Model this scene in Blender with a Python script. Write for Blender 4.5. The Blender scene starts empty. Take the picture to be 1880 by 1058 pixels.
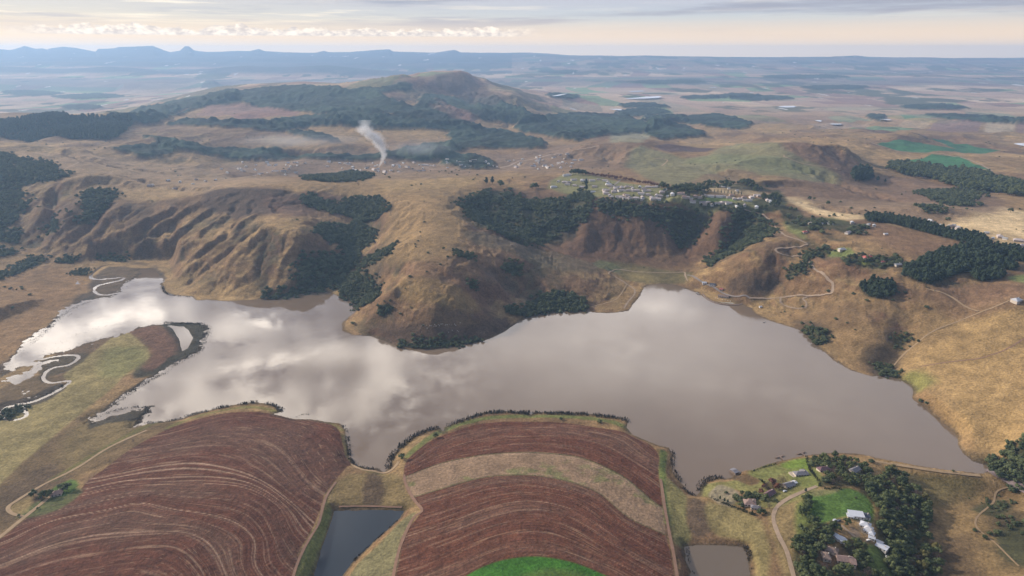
import bpy, math, random, numpy as np
from mathutils import Vector, Matrix
R = math.radians
rng = np.random.default_rng(7)
random.seed(7)
QUAL = 1.0            # terrain grid density factor

# ------------------------------------------------------------------ camera
F = 1253.0; PW, PH = 1880, 1058; CAMZ = 450.0
PITCH = math.atan(431 / F)
sc = bpy.context.scene
cam = bpy.data.cameras.new('camera'); co = bpy.data.objects.new('camera', cam)
sc.collection.objects.link(co); sc.camera = co
cam.sensor_width = 36; cam.lens = 36 * F / PW
cam.clip_start = 1; cam.clip_end = 400000
co.location = (0, 0, CAMZ); co.rotation_euler = (math.pi / 2 - PITCH, 0, 0)

# ------------------------------------------------------------------ light
SUN_EL, SUN_AZ = 24, -66          # degrees; azimuth from the view axis (+Y), minus = left
EXPOSURE = 0.1
sd = bpy.data.lights.new('sun', 'SUN'); so = bpy.data.objects.new('sun', sd); sc.collection.objects.link(so)
sd.energy = 5.0; sd.angle = R(3); sd.color = (1.0, .88, .74)
sv = Vector((math.sin(R(SUN_AZ)) * math.cos(R(SUN_EL)), math.cos(R(SUN_AZ)) * math.cos(R(SUN_EL)), math.sin(R(SUN_EL))))
so.rotation_euler = sv.to_track_quat('Z', 'Y').to_euler()
sc.view_settings.view_transform = 'Standard'; sc.view_settings.look = 'None'
sc.view_settings.exposure = EXPOSURE; sc.view_settings.gamma = 1
sc.cycles.volume_bounces = 1
sc.cycles.max_bounces = 6
sc.cycles.transparent_max_bounces = 16
sc.cycles.volume_max_steps = 256

class NT:
    """small helper for node graphs"""
    def __init__(s, tree): s.t = tree; s.n = tree.nodes; s.l = tree.links
    def node(s, typ, **kw):
        n = s.n.new(typ)
        for k, v in kw.items(): setattr(n, k, v)
        return n
    def put(s, sock, v):
        if v is None: return
        if isinstance(v, bpy.types.NodeSocket): s.l.new(v, sock)
        else: sock.default_value = v
    def math(s, op, a, b=None, c=None, clamp=False):
        n = s.node('ShaderNodeMath', operation=op); n.use_clamp = clamp
        s.put(n.inputs[0], a)
        if b is not None: s.put(n.inputs[1], b)
        if c is not None: s.put(n.inputs[2], c)
        return n.outputs[0]
    def noise(s, vec, scale, detail=4, rough=.55, dim='3D', dist=0):
        n = s.node('ShaderNodeTexNoise', noise_dimensions=dim)
        if vec is not None: s.l.new(vec, n.inputs['Vector'])
        n.inputs['Scale'].default_value = scale; n.inputs['Detail'].default_value = detail
        n.inputs['Roughness'].default_value = rough; n.inputs['Distortion'].default_value = dist
        return n.outputs[0]
    def ramp(s, v, a, b, c=0., d=1., smooth=True):
        n = s.node('ShaderNodeMapRange'); n.interpolation_type = 'SMOOTHSTEP' if smooth else 'LINEAR'
        s.put(n.inputs[0], v)
        for i, x in enumerate((a, b, c, d)): s.put(n.inputs[i + 1], x)
        return n.outputs[0]
    def mix(s, f, a, b, mode='MIX'):
        n = s.node('ShaderNodeMix', data_type='RGBA', blend_type=mode)
        s.put(n.inputs[0], f)
        for i, x in ((6, a), (7, b)): s.put(n.inputs[i], (*x, 1) if isinstance(x, tuple) and len(x) == 3 else x)
        return n.outputs[2]
    def comb(s, x, y, z):
        n = s.node('ShaderNodeCombineXYZ')
        for i, v in enumerate((x, y, z)): s.put(n.inputs[i], v)
        return n.outputs[0]

# ------------------------------------------------------------------ sky
w = bpy.data.worlds.new('World'); sc.world = w; w.use_nodes = True
T = NT(w.node_tree); T.n.clear()
sky = T.node('ShaderNodeTexSky', sky_type='NISHITA'); sky.sun_disc = False
sky.sun_elevation = R(SUN_EL); sky.sun_rotation = R(SUN_AZ); sky.altitude = 1400; sky.dust_density = 2.5
gen = T.node('ShaderNodeTexCoord').outputs['Generated']
sp = T.node('ShaderNodeSeparateXYZ'); T.l.new(gen, sp.inputs[0]); X, Y, Z = sp.outputs
az = T.math('MULTIPLY', T.math('ARCTAN2', X, Y), 57.2958)
el = T.math('MULTIPLY', T.math('ARCSINE', Z), 57.2958)
# a cloud deck seen in perspective
zc = T.math('MAXIMUM', Z, .012)
deck = T.comb(T.math('DIVIDE', X, zc), T.math('DIVIDE', Y, zc), 0.)
d1 = T.noise(deck, .35, 6, .6); 
low = T.noise(T.comb(T.math('MULTIPLY', az, .045), T.math('MULTIPLY', el, .75), 3.), 1.0, 6, .6)
base = T.node('ShaderNodeValToRGB'); T.l.new(T.ramp(el, -1, 30, 0, 1, False), base.inputs[0])
cr = base.color_ramp; cr.elements[0].position = 0; cr.elements[0].color = (.84, .66, .50, 1)
cr.elements[1].position = 1; cr.elements[1].color = (.84, .84, .92, 1)
for p, c in ((.032, (.86, .68, .52)), (.075, (.74, .65, .60)), (.115, (.64, .68, .70)), (.155, (.60, .60, .68)), (.21, (.52, .52, .60)), (.45, (.80, .80, .86))):
    e = cr.elements.new(p); e.color = (*c, 1)
left = T.ramp(az, -38, 15, 1, 0)
warm = T.mix(T.math('MULTIPLY', left, T.ramp(el, 0, 5, .8, .25)), base.outputs[0], (1.0, .80, .54))
# streaky stratus in the visible band
st = T.ramp(low, .46, .64)
warm = T.mix(T.math('MULTIPLY', st, T.ramp(el, .6, 2.6)), warm, (.42, .42, .50))
st2 = T.noise(T.comb(T.math('MULTIPLY', az, .09), T.math('MULTIPLY', el, 1.7), 9.), 1.0, 6, .62)
brt = T.math('MULTIPLY', T.ramp(st2, .5, .66), T.ramp(el, 1.5, 2.6))
warm = T.mix(T.math('MULTIPLY', brt, T.math('ADD', T.math('MULTIPLY', left, .75), .15)), warm, (1.25, 1.08, .84))
# row of small cumulus along the horizon
cn = T.noise(T.comb(T.math('MULTIPLY', az, .55), T.math('MULTIPLY', el, .9), 0.), 1.5, 8, .60)
cw = T.noise(T.comb(T.math('MULTIPLY', az, .16), 0., 5.), 1.0, 3, .5)
top = T.math('ADD', 1.0, T.math('ADD', T.math('MULTIPLY', cn, 1.6), T.math('MULTIPLY', T.math('SUBTRACT', cw, .5), 1.6)))
mask = T.math('MULTIPLY', T.ramp(T.math('SUBTRACT', T.math('SUBTRACT', top, el), .0), -.06, .10), T.ramp(el, 1.15, 1.35))
mask = T.math('MULTIPLY', mask, T.math('MULTIPLY', T.ramp(az, -36, -30), T.ramp(az, -2, 3, 1, 0)))
cs = T.ramp(T.noise(T.comb(T.math('MULTIPLY', az, .8), T.math('MULTIPLY', el, 1.6), 2.), 2.2, 6, .6), .32, .7)
ccol = T.mix(cs, (.72, .62, .58), (1.05, .95, .82))
warm = T.mix(T.math('MULTIPLY', mask, .85), warm, ccol)
# big bright clouds higher up, mirrored in the lake
def blob(a, e, ra, re, amt):
    x = T.math('DIVIDE', T.math('SUBTRACT', az, a), ra); y = T.math('DIVIDE', T.math('SUBTRACT', el, e), re)
    r2 = T.math('ADD', T.math('MULTIPLY', x, x), T.math('MULTIPLY', y, y))
    return T.math('MULTIPLY', T.math('EXPONENT', T.math('MULTIPLY', r2, -1.)), amt)
nb = T.noise(T.comb(T.math('MULTIPLY', az, .10), T.math('MULTIPLY', el, .20), 1.), 1.6, 6, .58, dist=.3)
acc = None
BLOBS = ((-30, 18.6, 3.5, .9, 1.0), (-23.5, 20.6, 3.5, .9, 1.5), (-36, 19.2, 3.5, 1.1, .8), (-35, 23, 14, 5, .1), (-15, 23.8, 5, .8, .9), (-19, 23.6, 5, .9, .7), (-12, 26.2, 2, 1.6, 1.1), (-27, 27, 9, 3, .75), (-20, 28.5, 8, 2, .5), (12.5, 20, 4, 1.2, .3),
         (-43, 25, 7, 5, 1.3), (-17.8, 24.6, 3.2, .6, -1.0), (-14.5, 25.2, 2.2, .5, -.9), (-20, 25.5, 2, .4, -.5), (-24, 20, 7, .8, -.35), (-16, 20.5, 4, 1.4, -.25), (-18, 17, 10, 2, .1), (22, 33, 22, 6, -.2), (16, 25, 18, 6, .38), (2, 23, 12, 5, .25))
for b in BLOBS:
    v = blob(*b); acc = v if acc is None else T.math('ADD', acc, v)
nb2 = T.noise(T.comb(T.math('MULTIPLY', az, .35), T.math('MULTIPLY', el, .8), 6.), 1.3, 7, .62, dist=.4)
acc = T.math('ADD', acc, T.math('MULTIPLY', T.math('SUBTRACT', nb2, .5), T.ramp(az, -12, 0, 3.5, .3)))
hi = T.ramp(T.math('ADD', T.math('ADD', acc, .0), T.math('MULTIPLY', T.math('SUBTRACT', nb, .5), T.ramp(az, -14, 4, 1.3, .4))), -.8, 1.1)
hi_col = T.node('ShaderNodeValToRGB'); T.l.new(hi, hi_col.inputs[0])
h = hi_col.color_ramp; h.elements[0].color = (.50, .48, .54, 1); h.elements[1].color = (9.5, 8.6, 7.6, 1); h.elements[1].position = 1
for p, c in ((.35, (1.25, 1.25, 1.45)), (.55, (2.2, 2.1, 2.15)), (.75, (4.4, 4.1, 3.9))):
    e = h.elements.new(p); e.color = (*c, 1)
bright = T.node('ShaderNodeVectorMath', operation='SCALE'); T.l.new(warm, bright.inputs[0]); bright.inputs['Scale'].default_value = 1.3
glow = T.mix(T.ramp(el, .3, 3.2, .85, 0), bright.outputs[0], (1.8, 1.26, .72)); glow = T.mix(T.math('MULTIPLY', mask, .8), glow, T.mix(cs, (1.0, .80, .66), (1.95, 1.65, 1.3)))
full = T.mix(T.ramp(el, 5, 15), glow, hi_col.outputs[0])
full = T.mix(T.ramp(el, 42, 65), full, (.32, .38, .54))
full = T.mix(T.math('MULTIPLY', T.ramp(T.math('ABSOLUTE', az), 55, 100), .9), full, (.30, .36, .52))
bg = T.node('ShaderNodeBackground')
T.l.new(full, bg.inputs[0]); bg.inputs[1].default_value = .80
bs = T.node('ShaderNodeBackground'); T.l.new(sky.outputs[0], bs.inputs[0]); bs.inputs[1].default_value = .06
ad = T.node('ShaderNodeMixShader'); ad.inputs[0].default_value = .85      # 85 % cloud cover over the blue
T.l.new(bs.outputs[0], ad.inputs[1]); T.l.new(bg.outputs[0], ad.inputs[2])
T.l.new(ad.outputs[0], T.node('ShaderNodeOutputWorld').inputs[0])

# ------------------------------------------------------------------ maths helpers
cp, sp_ = math.cos(PITCH), math.sin(PITCH)
def ray(px, py):
    a = (np.asarray(px, float) - 940) / F; b = (529 - np.asarray(py, float)) / F
    return a, cp + b * sp_, -sp_ + b * cp
def pt(px, py, z):
    dx, dy, dz = ray(px, py); t = (z - CAMZ) / dz
    return dx * t, dy * t
def val(ix, iy, seed):
    h = (ix.astype(np.int64) * 374761393 + iy.astype(np.int64) * 668265263 + seed * 1442695041) & 0x7fffffff
    h = ((h ^ (h >> 13)) * 1274126177) & 0x7fffffff
    return ((h ^ (h >> 16)) & 0xffff) / 32767.5 - 1
def vnoise(x, y, seed=0):
    ix = np.floor(x); iy = np.floor(y); fx = x - ix; fy = y - iy
    fx = fx * fx * fx * (fx * (fx * 6 - 15) + 10); fy = fy * fy * fy * (fy * (fy * 6 - 15) + 10)
    a = val(ix, iy, seed); b = val(ix + 1, iy, seed); c = val(ix, iy + 1, seed); d = val(ix + 1, iy + 1, seed)
    return (a + (b - a) * fx) * (1 - fy) + (c + (d - c) * fx) * fy
def fbm(x, y, wl, octs=4, gain=.5, seed=0):
    s = 0; a = 1; n = 0
    for o in range(octs):
        s = s + a * vnoise(x / wl + 17.3 * o, y / wl - 9.1 * o, seed + o); n += a; a *= gain; wl /= 2.03
    return s / n
def ss(t, a=0., b=1.):
    t = np.clip((t - a) / (b - a), 0, 1); return t * t * (3 - 2 * t)
def seg_dist(x, y, P, closed=True):
    """distance to a polyline; signed (negative inside) when closed"""
    P = np.asarray(P, float); Q = np.roll(P, -1, 0) if closed else P[1:]; A = P if closed else P[:-1]
    best = np.full(x.shape, 1e18); ins = np.zeros(x.shape, bool); par = np.zeros(x.shape)
    tot = 0.
    for (ax, ay), (bx, by) in zip(A, Q):
        ex, ey = bx - ax, by - ay; L2 = ex * ex + ey * ey + 1e-9
        t = np.clip(((x - ax) * ex + (y - ay) * ey) / L2, 0, 1)
        d = (x - ax - t * ex) ** 2 + (y - ay - t * ey) ** 2
        if closed:
            best = np.minimum(best, d)
            c = (ay > y) != (by > y)
            ins ^= c & (x < ex * (y - ay) / (ey if abs(ey) > 1e-12 else 1e-12) + ax)
        else:
            m = d < best; best = np.where(m, d, best); par = np.where(m, tot + t * math.sqrt(L2), par); tot += math.sqrt(L2)
    best = np.sqrt(best)
    if closed: return np.where(ins, -best, best)
    return best, par / max(tot, 1e-9)
def smooth_line(pts, n=4, closed=False):
    P = np.asarray(pts, float); N = len(P); out = []
    for i in range(N if closed else N - 1):
        g = (lambda k: P[k % N]) if closed else (lambda k: P[min(max(k, 0), N - 1)])
        p0, p1, p2, p3 = g(i - 1), g(i), g(i + 1), g(i + 2)
        for k in range(n):
            t = k / n
            out.append(.5 * (2 * p1 + (p2 - p0) * t + (2 * p0 - 5 * p1 + 4 * p2 - p3) * t * t + (3 * p1 - p0 - 3 * p2 + p3) * t ** 3))
    if not closed: out.append(P[-1])
    return np.array(out)

# ------------------------------------------------------------------ terrain: surveyed heights (column, row, metres above the lake)
CP = '''0,1058,28 300,1058,34 550,1058,16 600,1058,8 700,1058,14 970,1058,30 1200,1058,22 1320,1058,8 1420,1058,14 1550,1058,16 1700,1058,0 1880,1058,14
0,985,22 150,900,18 330,960,30 450,900,25 620,850,7 600,790,3 430,768,4 300,800,8 560,1000,16 470,820,13 0,1300,40 500,1300,30 1000,1300,40 1500,1300,30 1880,1300,20 -300,1058,30 2200,1058,30
750,830,5 740,900,8 970,800,6 1150,800,5 970,900,18 970,980,27 1200,900,9 1230,960,12 800,950,17 1100,940,20 725,1058,16 690,900,5 660,930,8 650,990,7
1250,960,6 1320,1010,7 1400,900,11 1480,880,15 1550,870,15 1480,960,22 1560,960,23 1600,1000,18 1650,930,8 1680,1000,2 1720,960,-2 1700,890,-3 1760,900,-5 1600,855,5 1540,842,4 1840,885,-5 1800,950,2 1880,960,6 1880,900,0 1640,880,3 1350,900,6
1880,800,32 1800,760,22 1750,700,22 1880,700,42 1880,600,65 1700,640,25 1640,660,9 1750,600,45 1600,600,32 1500,600,13 1560,640,10 1870,550,85 1760,540,75 1600,530,62 1520,540,38 1450,560,12 1400,565,4 1530,490,75 1600,480,85 1750,500,90 1880,500,95 1880,850,18 1830,830,8 2200,800,40 2200,600,80
1300,495,22 1350,480,52 1400,465,72 1460,480,72 1380,515,36 1330,528,10 1400,548,6 1440,522,24 1480,492,55 1440,545,18 1500,530,38 1340,545,3
850,372,96 900,350,102 960,342,105 1010,348,105 1060,352,105 1100,365,105 1180,373,105 1260,378,105 1340,385,105 1420,388,100 1450,402,90 1440,440,85 1490,440,88 1050,318,110 1200,335,110 1300,345,110 1400,360,108 1500,400,100 1600,430,100 1700,440,100 1880,470,100
860,390,70 900,418,48 960,442,30 1010,462,20 1080,482,10 1150,494,4 1000,430,38 1000,395,72 1100,440,38 1100,400,75 1200,470,14 1200,430,45 1290,470,15 1280,430,42 1350,430,52 1370,402,82 1100,470,18 1260,500,4 1200,502,3 1150,512,2
835,372,106 850,402,94 900,442,74 950,457,60 1010,477,38 1070,487,22 1120,515,10 1050,520,22 980,540,15 950,500,42 900,500,55 870,520,50 1100,550,4 1000,560,5 960,520,28
700,340,112 600,335,113 760,330,112 850,325,112 900,332,108 830,400,100 820,450,88 800,490,76 800,540,56 740,540,50 700,545,42 670,580,14 740,562,38 800,574,39 860,572,34 900,560,20 850,610,8 780,622,8 700,600,12 640,590,3
610,535,1 600,515,6 620,488,20 650,450,40 660,412,60 650,390,75 600,385,84 570,375,92 730,450,82 760,400,98 720,385,96 690,500,48 680,535,18
560,345,116 500,345,119 440,348,119 390,352,116 560,400,95 570,440,78 560,480,42 530,500,34 500,530,12 450,470,52 400,500,24 440,430,76 480,400,94 350,530,5 320,512,5 430,545,1 370,538,3 450,378,97 400,388,90
300,420,55 250,440,40 200,460,20 330,460,36 350,400,82 330,375,98 280,488,5 180,470,11 150,480,6 380,440,62 220,490,2
0,280,152 60,280,152 130,318,130 170,345,112 240,347,105 40,440,30 40,360,92 100,420,52 100,380,82 160,400,70 220,395,78 200,430,44 120,460,20 30,470,14 0,505,8 100,500,5 60,550,7 0,560,14 0,620,8 60,600,2 0,660,1 240,362,98 300,345,97 340,347,98 -300,300,150 -300,450,60 -300,600,20
400,312,58 500,307,52 600,312,48 700,302,46 800,297,45 900,302,40 960,292,45 300,315,76 200,300,102 100,285,128 200,280,112 300,290,92 350,270,95
1000,300,46 1100,262,112 1180,265,112 1150,300,76 1230,300,100 1270,278,112 1060,290,62 1400,265,140 1450,275,138 1520,277,130 1350,300,118 1450,320,112 1550,320,94 1500,355,102 1600,340,72 1620,370,84 1560,290,108 1270,266,62
600,289,58 500,290,60 400,285,66 600,265,90 500,258,100 420,252,104 700,268,84 780,270,70 550,243,105 250,228,130 400,234,124 500,245,112 700,240,104
0,217,170 0,260,118 240,214,160 200,250,130 100,215,172 -300,230,160 0,208,25 200,205,30 100,180,25 300,200,60 0,170,25
190,212,95 300,188,140 400,163,200 480,155,225 560,151,232 640,158,214 720,148,255 750,138,305 770,134,325 840,130,330 860,136,305 880,150,255 900,163,225 950,186,160 1000,212,95 1050,222,66 700,200,168 600,200,162 450,200,155 500,225,128 820,170,204 820,150,260 820,200,142 820,225,112 900,200,142 960,205,105 900,240,80 860,262,66 950,262,58 1000,250,55 300,215,118
640,135,130 820,120,230 560,138,150 400,145,120 900,150,110 300,165,25 1050,205,55 1150,240,55 1100,215,58 1200,225,60 1300,230,60 1500,230,56 1700,262,62 1880,250,60 1100,240,55 1600,240,60
1680,247,98 1800,280,75 1700,300,72 1880,330,76 1600,300,74 1800,340,76 1880,360,86 1700,360,82 1750,380,92 1600,400,104 1880,400,92 1880,430,102 2200,300,80 2200,450,100
0,150,110 300,150,110 600,126,190 1000,170,70 1300,170,70 1600,170,70 1880,170,70 1300,200,50 1600,200,50 1880,200,52 1000,140,150 1500,140,150 2200,160,90 -300,160,90 0,115,268 600,115,268 1300,115,268 1880,115,268 -300,115,268 2200,115,268 300,110,309 1000,110,309 1700,110,309 -300,110,309 2200,110,309'''
C = np.array([[float(v) for v in t.split(',')] for t in CP.split()])
cx, cy = pt(C[:, 0], C[:, 1], C[:, 2])
cu, cv, ch = cx / cy, np.log(cy), C[:, 2]
_, ui = np.unique(np.round(np.c_[cu, cv], 3), axis=0, return_index=True); cu, cv, ch = cu[ui], cv[ui], ch[ui]
VS = .9; CC = .03
def kern(du, dv): return np.sqrt(du * du + (dv * VS) ** 2 + CC * CC)
A = kern(cu[:, None] - cu[None], cv[:, None] - cv[None]); N = len(cu)
A[np.arange(N), np.arange(N)] -= .004
M = np.zeros((N + 3, N + 3)); M[:N, :N] = A; M[:N, N] = M[N, :N] = 1; M[:N, N + 1] = M[N + 1, :N] = cu; M[:N, N + 2] = M[N + 2, :N] = cv
sol = np.linalg.solve(M, np.r_[ch, 0, 0, 0])
def rbf(u, v):
    out = sol[N] + sol[N + 1] * u + sol[N + 2] * v
    for i in range(N): out = out + sol[i] * kern(u - cu[i], v - cv[i])
    return out
# the fan-shaped grid, finer near the place the picture was taken from
dn = 1 / QUAL
U = np.linspace(-1.15, 1.15, int(1250 * QUAL)); wing = np.linspace(1.17, 2.4, 40); U = np.concatenate([-wing[::-1], U, wing])
vs = [np.arange(math.log(60), math.log(199), .03), np.arange(math.log(200), math.log(3500), .003 * dn), np.arange(math.log(3500), math.log(17900), .0045 * dn)]
V = np.concatenate(vs); NU, NV = len(U), len(V)
# coarse evaluation of the smooth part, then bilinear refinement
cU = np.linspace(U[0], U[-1], 860); cV = np.linspace(V[0], V[-1], 560)
gH = rbf(*np.meshgrid(cU, cV))
def bil(tab, us, vs_, u, v):
    fu = np.clip((u - us[0]) / (us[1] - us[0]), 0, len(us) - 1.001); fv = np.clip((v - vs_[0]) / (vs_[1] - vs_[0]), 0, len(vs_) - 1.001)
    i = fu.astype(int); j = fv.astype(int); a = fu - i; b = fv - j
    a = a * a * (3 - 2 * a) * .3 + a * .7; b = b * b * (3 - 2 * b) * .3 + b * .7
    return (tab[j, i] * (1 - a) + tab[j, i + 1] * a) * (1 - b) + (tab[j + 1, i] * (1 - a) + tab[j + 1, i + 1] * a) * b
uu, vv = np.meshgrid(U, V)
gy = np.exp(vv); gx = uu * gy
H = bil(gH, cU, cV, uu, vv)
wg = ss(np.abs(uu), 1.15, 1.4); H = H * (1 - wg) + np.clip(H, 15, 260) * wg
def grid_h(tab, x, y):
    u = x / y; v = np.log(np.maximum(y, 150))
    fu = np.clip(np.interp(u, U, np.arange(NU)), 0, NU - 1.001); fv = np.clip(np.interp(v, V, np.arange(NV)), 0, NV - 1.001)
    i = fu.astype(int); j = fv.astype(int); a = fu - i; b = fv - j
    return (tab[j, i] * (1 - a) + tab[j, i + 1] * a) * (1 - b) + (tab[j + 1, i] * (1 - a) + tab[j + 1, i + 1] * a) * b
MY = np.exp(np.arange(math.log(210), math.log(17800), .0025))
def hit(px, py, tab=None):
    """first point where the line of sight through a column / row meets the ground"""
    tab = H if tab is None else tab
    px = np.atleast_1d(np.asarray(px, float)); py = np.atleast_1d(np.asarray(py, float))
    ox = np.zeros(len(px)); oy = np.zeros(len(px))
    for k in range(len(px)):
        dx, dy, dz = ray(px[k], py[k]); t = MY / dy
        g = grid_h(tab, dx * t, MY); z = CAMZ + dz * t; b = np.nonzero(z <= g)[0]
        i = b[0] if len(b) else len(MY) - 1
        if i > 0:
            f0 = z[i - 1] - g[i - 1]; f1 = z[i] - g[i]; q = f0 / (f0 - f1 + 1e-9); y = MY[i - 1] + (MY[i] - MY[i - 1]) * min(max(q, 0), 1)
        else: y = MY[0]
        ox[k] = dx * y / dy; oy[k] = y
    return np.c_[ox, oy]
def lst(s):
    return [tuple(float(a) for a in t.split(',')) for t in s.split()]
def region(P, pad):
    lo = P.min(0) - pad; hi_ = P.max(0) + pad
    return np.nonzero((gx > lo[0]) & (gx < hi_[0]) & (gy > lo[1]) & (gy < hi_[1]))

# spurs and gullies: line, width m, height m at start / middle / end
for s, wd, a0, a1, a2 in (
    ('330,372 300,395 262,412 235,432 200,440 165,462', 17, 3, 11, 4), ('362,374 325,402 290,425 258,447 232,472', 15, 3, 12, 5),
    ('385,385 350,415 320,438 290,455 280,482', 14, 3, 12, 5), ('420,392 392,415 365,440 335,462 318,492', 15, 3, 12, 6),
    ('470,395 440,415 405,445 370,468 335,500 308,520', 17, 4, 12, 8), ('500,400 470,432 440,462 410,500 370,530', 22, 0, 6, 4),
    ('345,385 315,408 285,425 250,440 215,458', 9, -2, -9, -3), ('370,395 338,420 305,440 270,462', 9, -2, -9, -3),
    ('400,400 370,428 335,450 305,478', 9, -2, -9, -3), ('440,400 415,425 385,450 350,475 325,500', 9, -2, -10, -5),
    ('485,410 455,432 420,462 385,490 345,520', 9, -2, -9, -3), ('150,360 130,390 120,420 100,450', 24, 2, 9, 3), ('225,372 205,400 175,430 135,455', 22, 2, 9, 3),
    ('75,370 75,400 50,430', 22, 3, 10, 3), ('100,345 95,380 85,420 70,450', 14, -3, -9, -4), ('190,380 170,410 140,440', 12, -3, -9, -4),
    ('1090,380 1085,410 1070,445 1050,470', 26, 2, 10, 2), ('1180,385 1185,420 1190,455', 26, 2, 9, 2), ('1320,395 1318,425 1295,455', 26, 3, 11, 2),
    ('1130,385 1135,420 1130,455', 16, -2, -8, -2), ('1250,390 1250,425 1245,460', 16, -3, -9, -3), ('1370,405 1345,440 1315,475', 16, -3, -10, -3),
    ('700,470 668,500 655,530', 14, 0, 6, 3), ('725,495 700,520 690,545', 13, 0, -6, -4), ('760,505 735,530 705,560 680,590', 14, 2, 5, 3),
    ('880,478 905,500 925,520 935,545', 13, -2, -8, -5), ('855,500 885,515 930,545 965,560', 16, 0, 6, 2), ('860,520 890,540 905,565', 10, 0, -5, -3),
    ('0,271 112,280 180,295 300,313', 40, 10, 12, 5), ('115,284 180,302 290,320', 26, -4, -12, -6), ('188,329 257,333 387,347', 22, -3, -12, -4), ('60,358 120,343 180,332 240,339 300,351', 30, 4, 12, 5),
    ('850,388 900,428 970,453 1060,482 1110,496', 17, 3, 10, 3), ('1400,270 1480,278 1560,292 1620,318', 60, 3, 18, 6), ('1300,352 1400,338 1500,345 1600,368', 40, 3, 12, 3), ('1430,302 1530,330 1640,368', 34, -3, -16, -6), ('1250,300 1350,322 1420,330', 40, -2, -10, -3),
    ('1090,268 1060,285 1000,300', 50, 4, 12, 3), ('250,262 340,272 420,285', 50, 4, 16, 5), ('460,272 540,280 600,286', 40, -4, -14, -4), ('1600,385 1720,392 1860,405', 40, 3, 12, 5), ('1480,372 1600,392 1750,412', 20, -3, -10, -4), ('500,385 520,375 560,372', 12, 0, -6, 0), ('430,372 425,392', 8, 2, -6, -2), ('460,368 462,392', 8, 2, -6, -2), ('500,368 510,390', 8, 2, -6, -2),
    ('1665,560 1660,600 1655,640 1625,675', 22, -2, -9, -5), ('1520,600 1530,630 1540,650', 18, 0, -4, -2),
    ('1100,275 1120,290 1115,302', 40, 0, -18, -6), ('1240,290 1200,300 1180,306', 30, 0, -10, -4),
    ('850,137 870,170 900,200', 130, -10, -45, -10), ('790,140 780,170 760,190', 150, -8, -30, -8), ('700,160 720,180 730,200', 140, 0, 22, 5), ('905,175 940,195 965,220', 120, 0, 26, 4),
    ('520,165 520,185 560,205', 180, 0, -20, -5), ('420,175 400,190 380,205', 170, 0, 16, 4)):
    P = hit(*np.array(lst(s)).T); P = smooth_line(P, 4)
    I = region(P, wd * 3.2); d, t = seg_dist(gx[I], gy[I], P, False)
    amp = 1.3 * np.interp(t, [0, .5, 1], [a0, a1, a2])
    H[I] += amp * np.exp(-(d / wd) ** 2)

FARC = []
# far ranges: distance, depth in front, silhouette as columns / rows
zhor = lambda py, D: CAMZ - (np.asarray(py) - 98) * .000714 * D
for D, dep, s in (
    (5300, 650, '-400,230 190,214 240,200 300,186 400,162 480,154 560,151 600,154 640,158 720,149 742,142 770,135 800,132 845,131 862,136 880,152 905,165 950,186 1000,209 1050,224 2300,240'),
    (16200, 2600, '-400,92 0,92 20,93 45,87 65,91 78,90 85,92 95,90 115,88 140,90 175,95 180,91 210,90 216,88 280,86 300,92 312,95 330,93 339,87 347,87 356,93 380,96 420,95 460,95 475,92 485,95 520,97 580,97 595,94 602,96 640,96 690,93 715,92 722,95 800,97 835,93 846,97 1000,99 1050,103 1400,105 2300,106'),
    (14600, 1500, '-400,106 700,104 960,103 1100,103 1250,104 1400,105 1510,106 1530,104 1570,103 1600,106 1700,107 1880,108 2300,108'),
    (12900, 1000, '-400,112 300,116 900,114 1000,113 1100,109 1150,108 1300,112 1400,115 1480,118 1510,115 1600,114 1880,117 2300,117'),
    (11200, 800, '-300,122 0,122 60,123 110,130 150,124 200,121 240,124 330,134 370,128 450,120 520,122 600,118 680,126 760,131 1000,134 1050,128 1110,124 1150,127 1230,136 1500,137 2300,137'),
    (9000, 900, '-300,166 205,166 215,160 226,152 300,150 330,152 345,152 378,145 392,147 402,153 425,158 445,168 2300,170')):
    S = np.array(lst(s)); S[:, 1] = np.where((D > 16000) & (S[:, 1] < 96.5), 96.5 + (S[:, 1] - 96.5) * 1.3, S[:, 1]); su = (S[:, 0] - 940) / F / (cp + (529 - S[:, 1]) / F * sp_)
    I = np.nonzero((gy > D - dep * 1.5) & (gy < D + dep * 1.5)); d = gy[I]
    top_ = np.interp(uu[I], su, zhor(S[:, 1], D)) + fbm(gx[I], gy[I], dep * .35, 4, .5, 3) * D * np.where(gx[I] > 0, .0011, .0003)
    q = np.clip(1 - np.abs(d - D) / dep, 0, 1); q = q ** (.8 if D > 6000 else 1.1)
    FARC.append((I, q, D))
    H[I] = np.maximum(H[I], H[I] + (top_ - H[I]) * q * (1 + .18 * fbm(gx[I], gy[I], dep * .3, 3, .5, 5) * (1 - q)))

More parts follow.
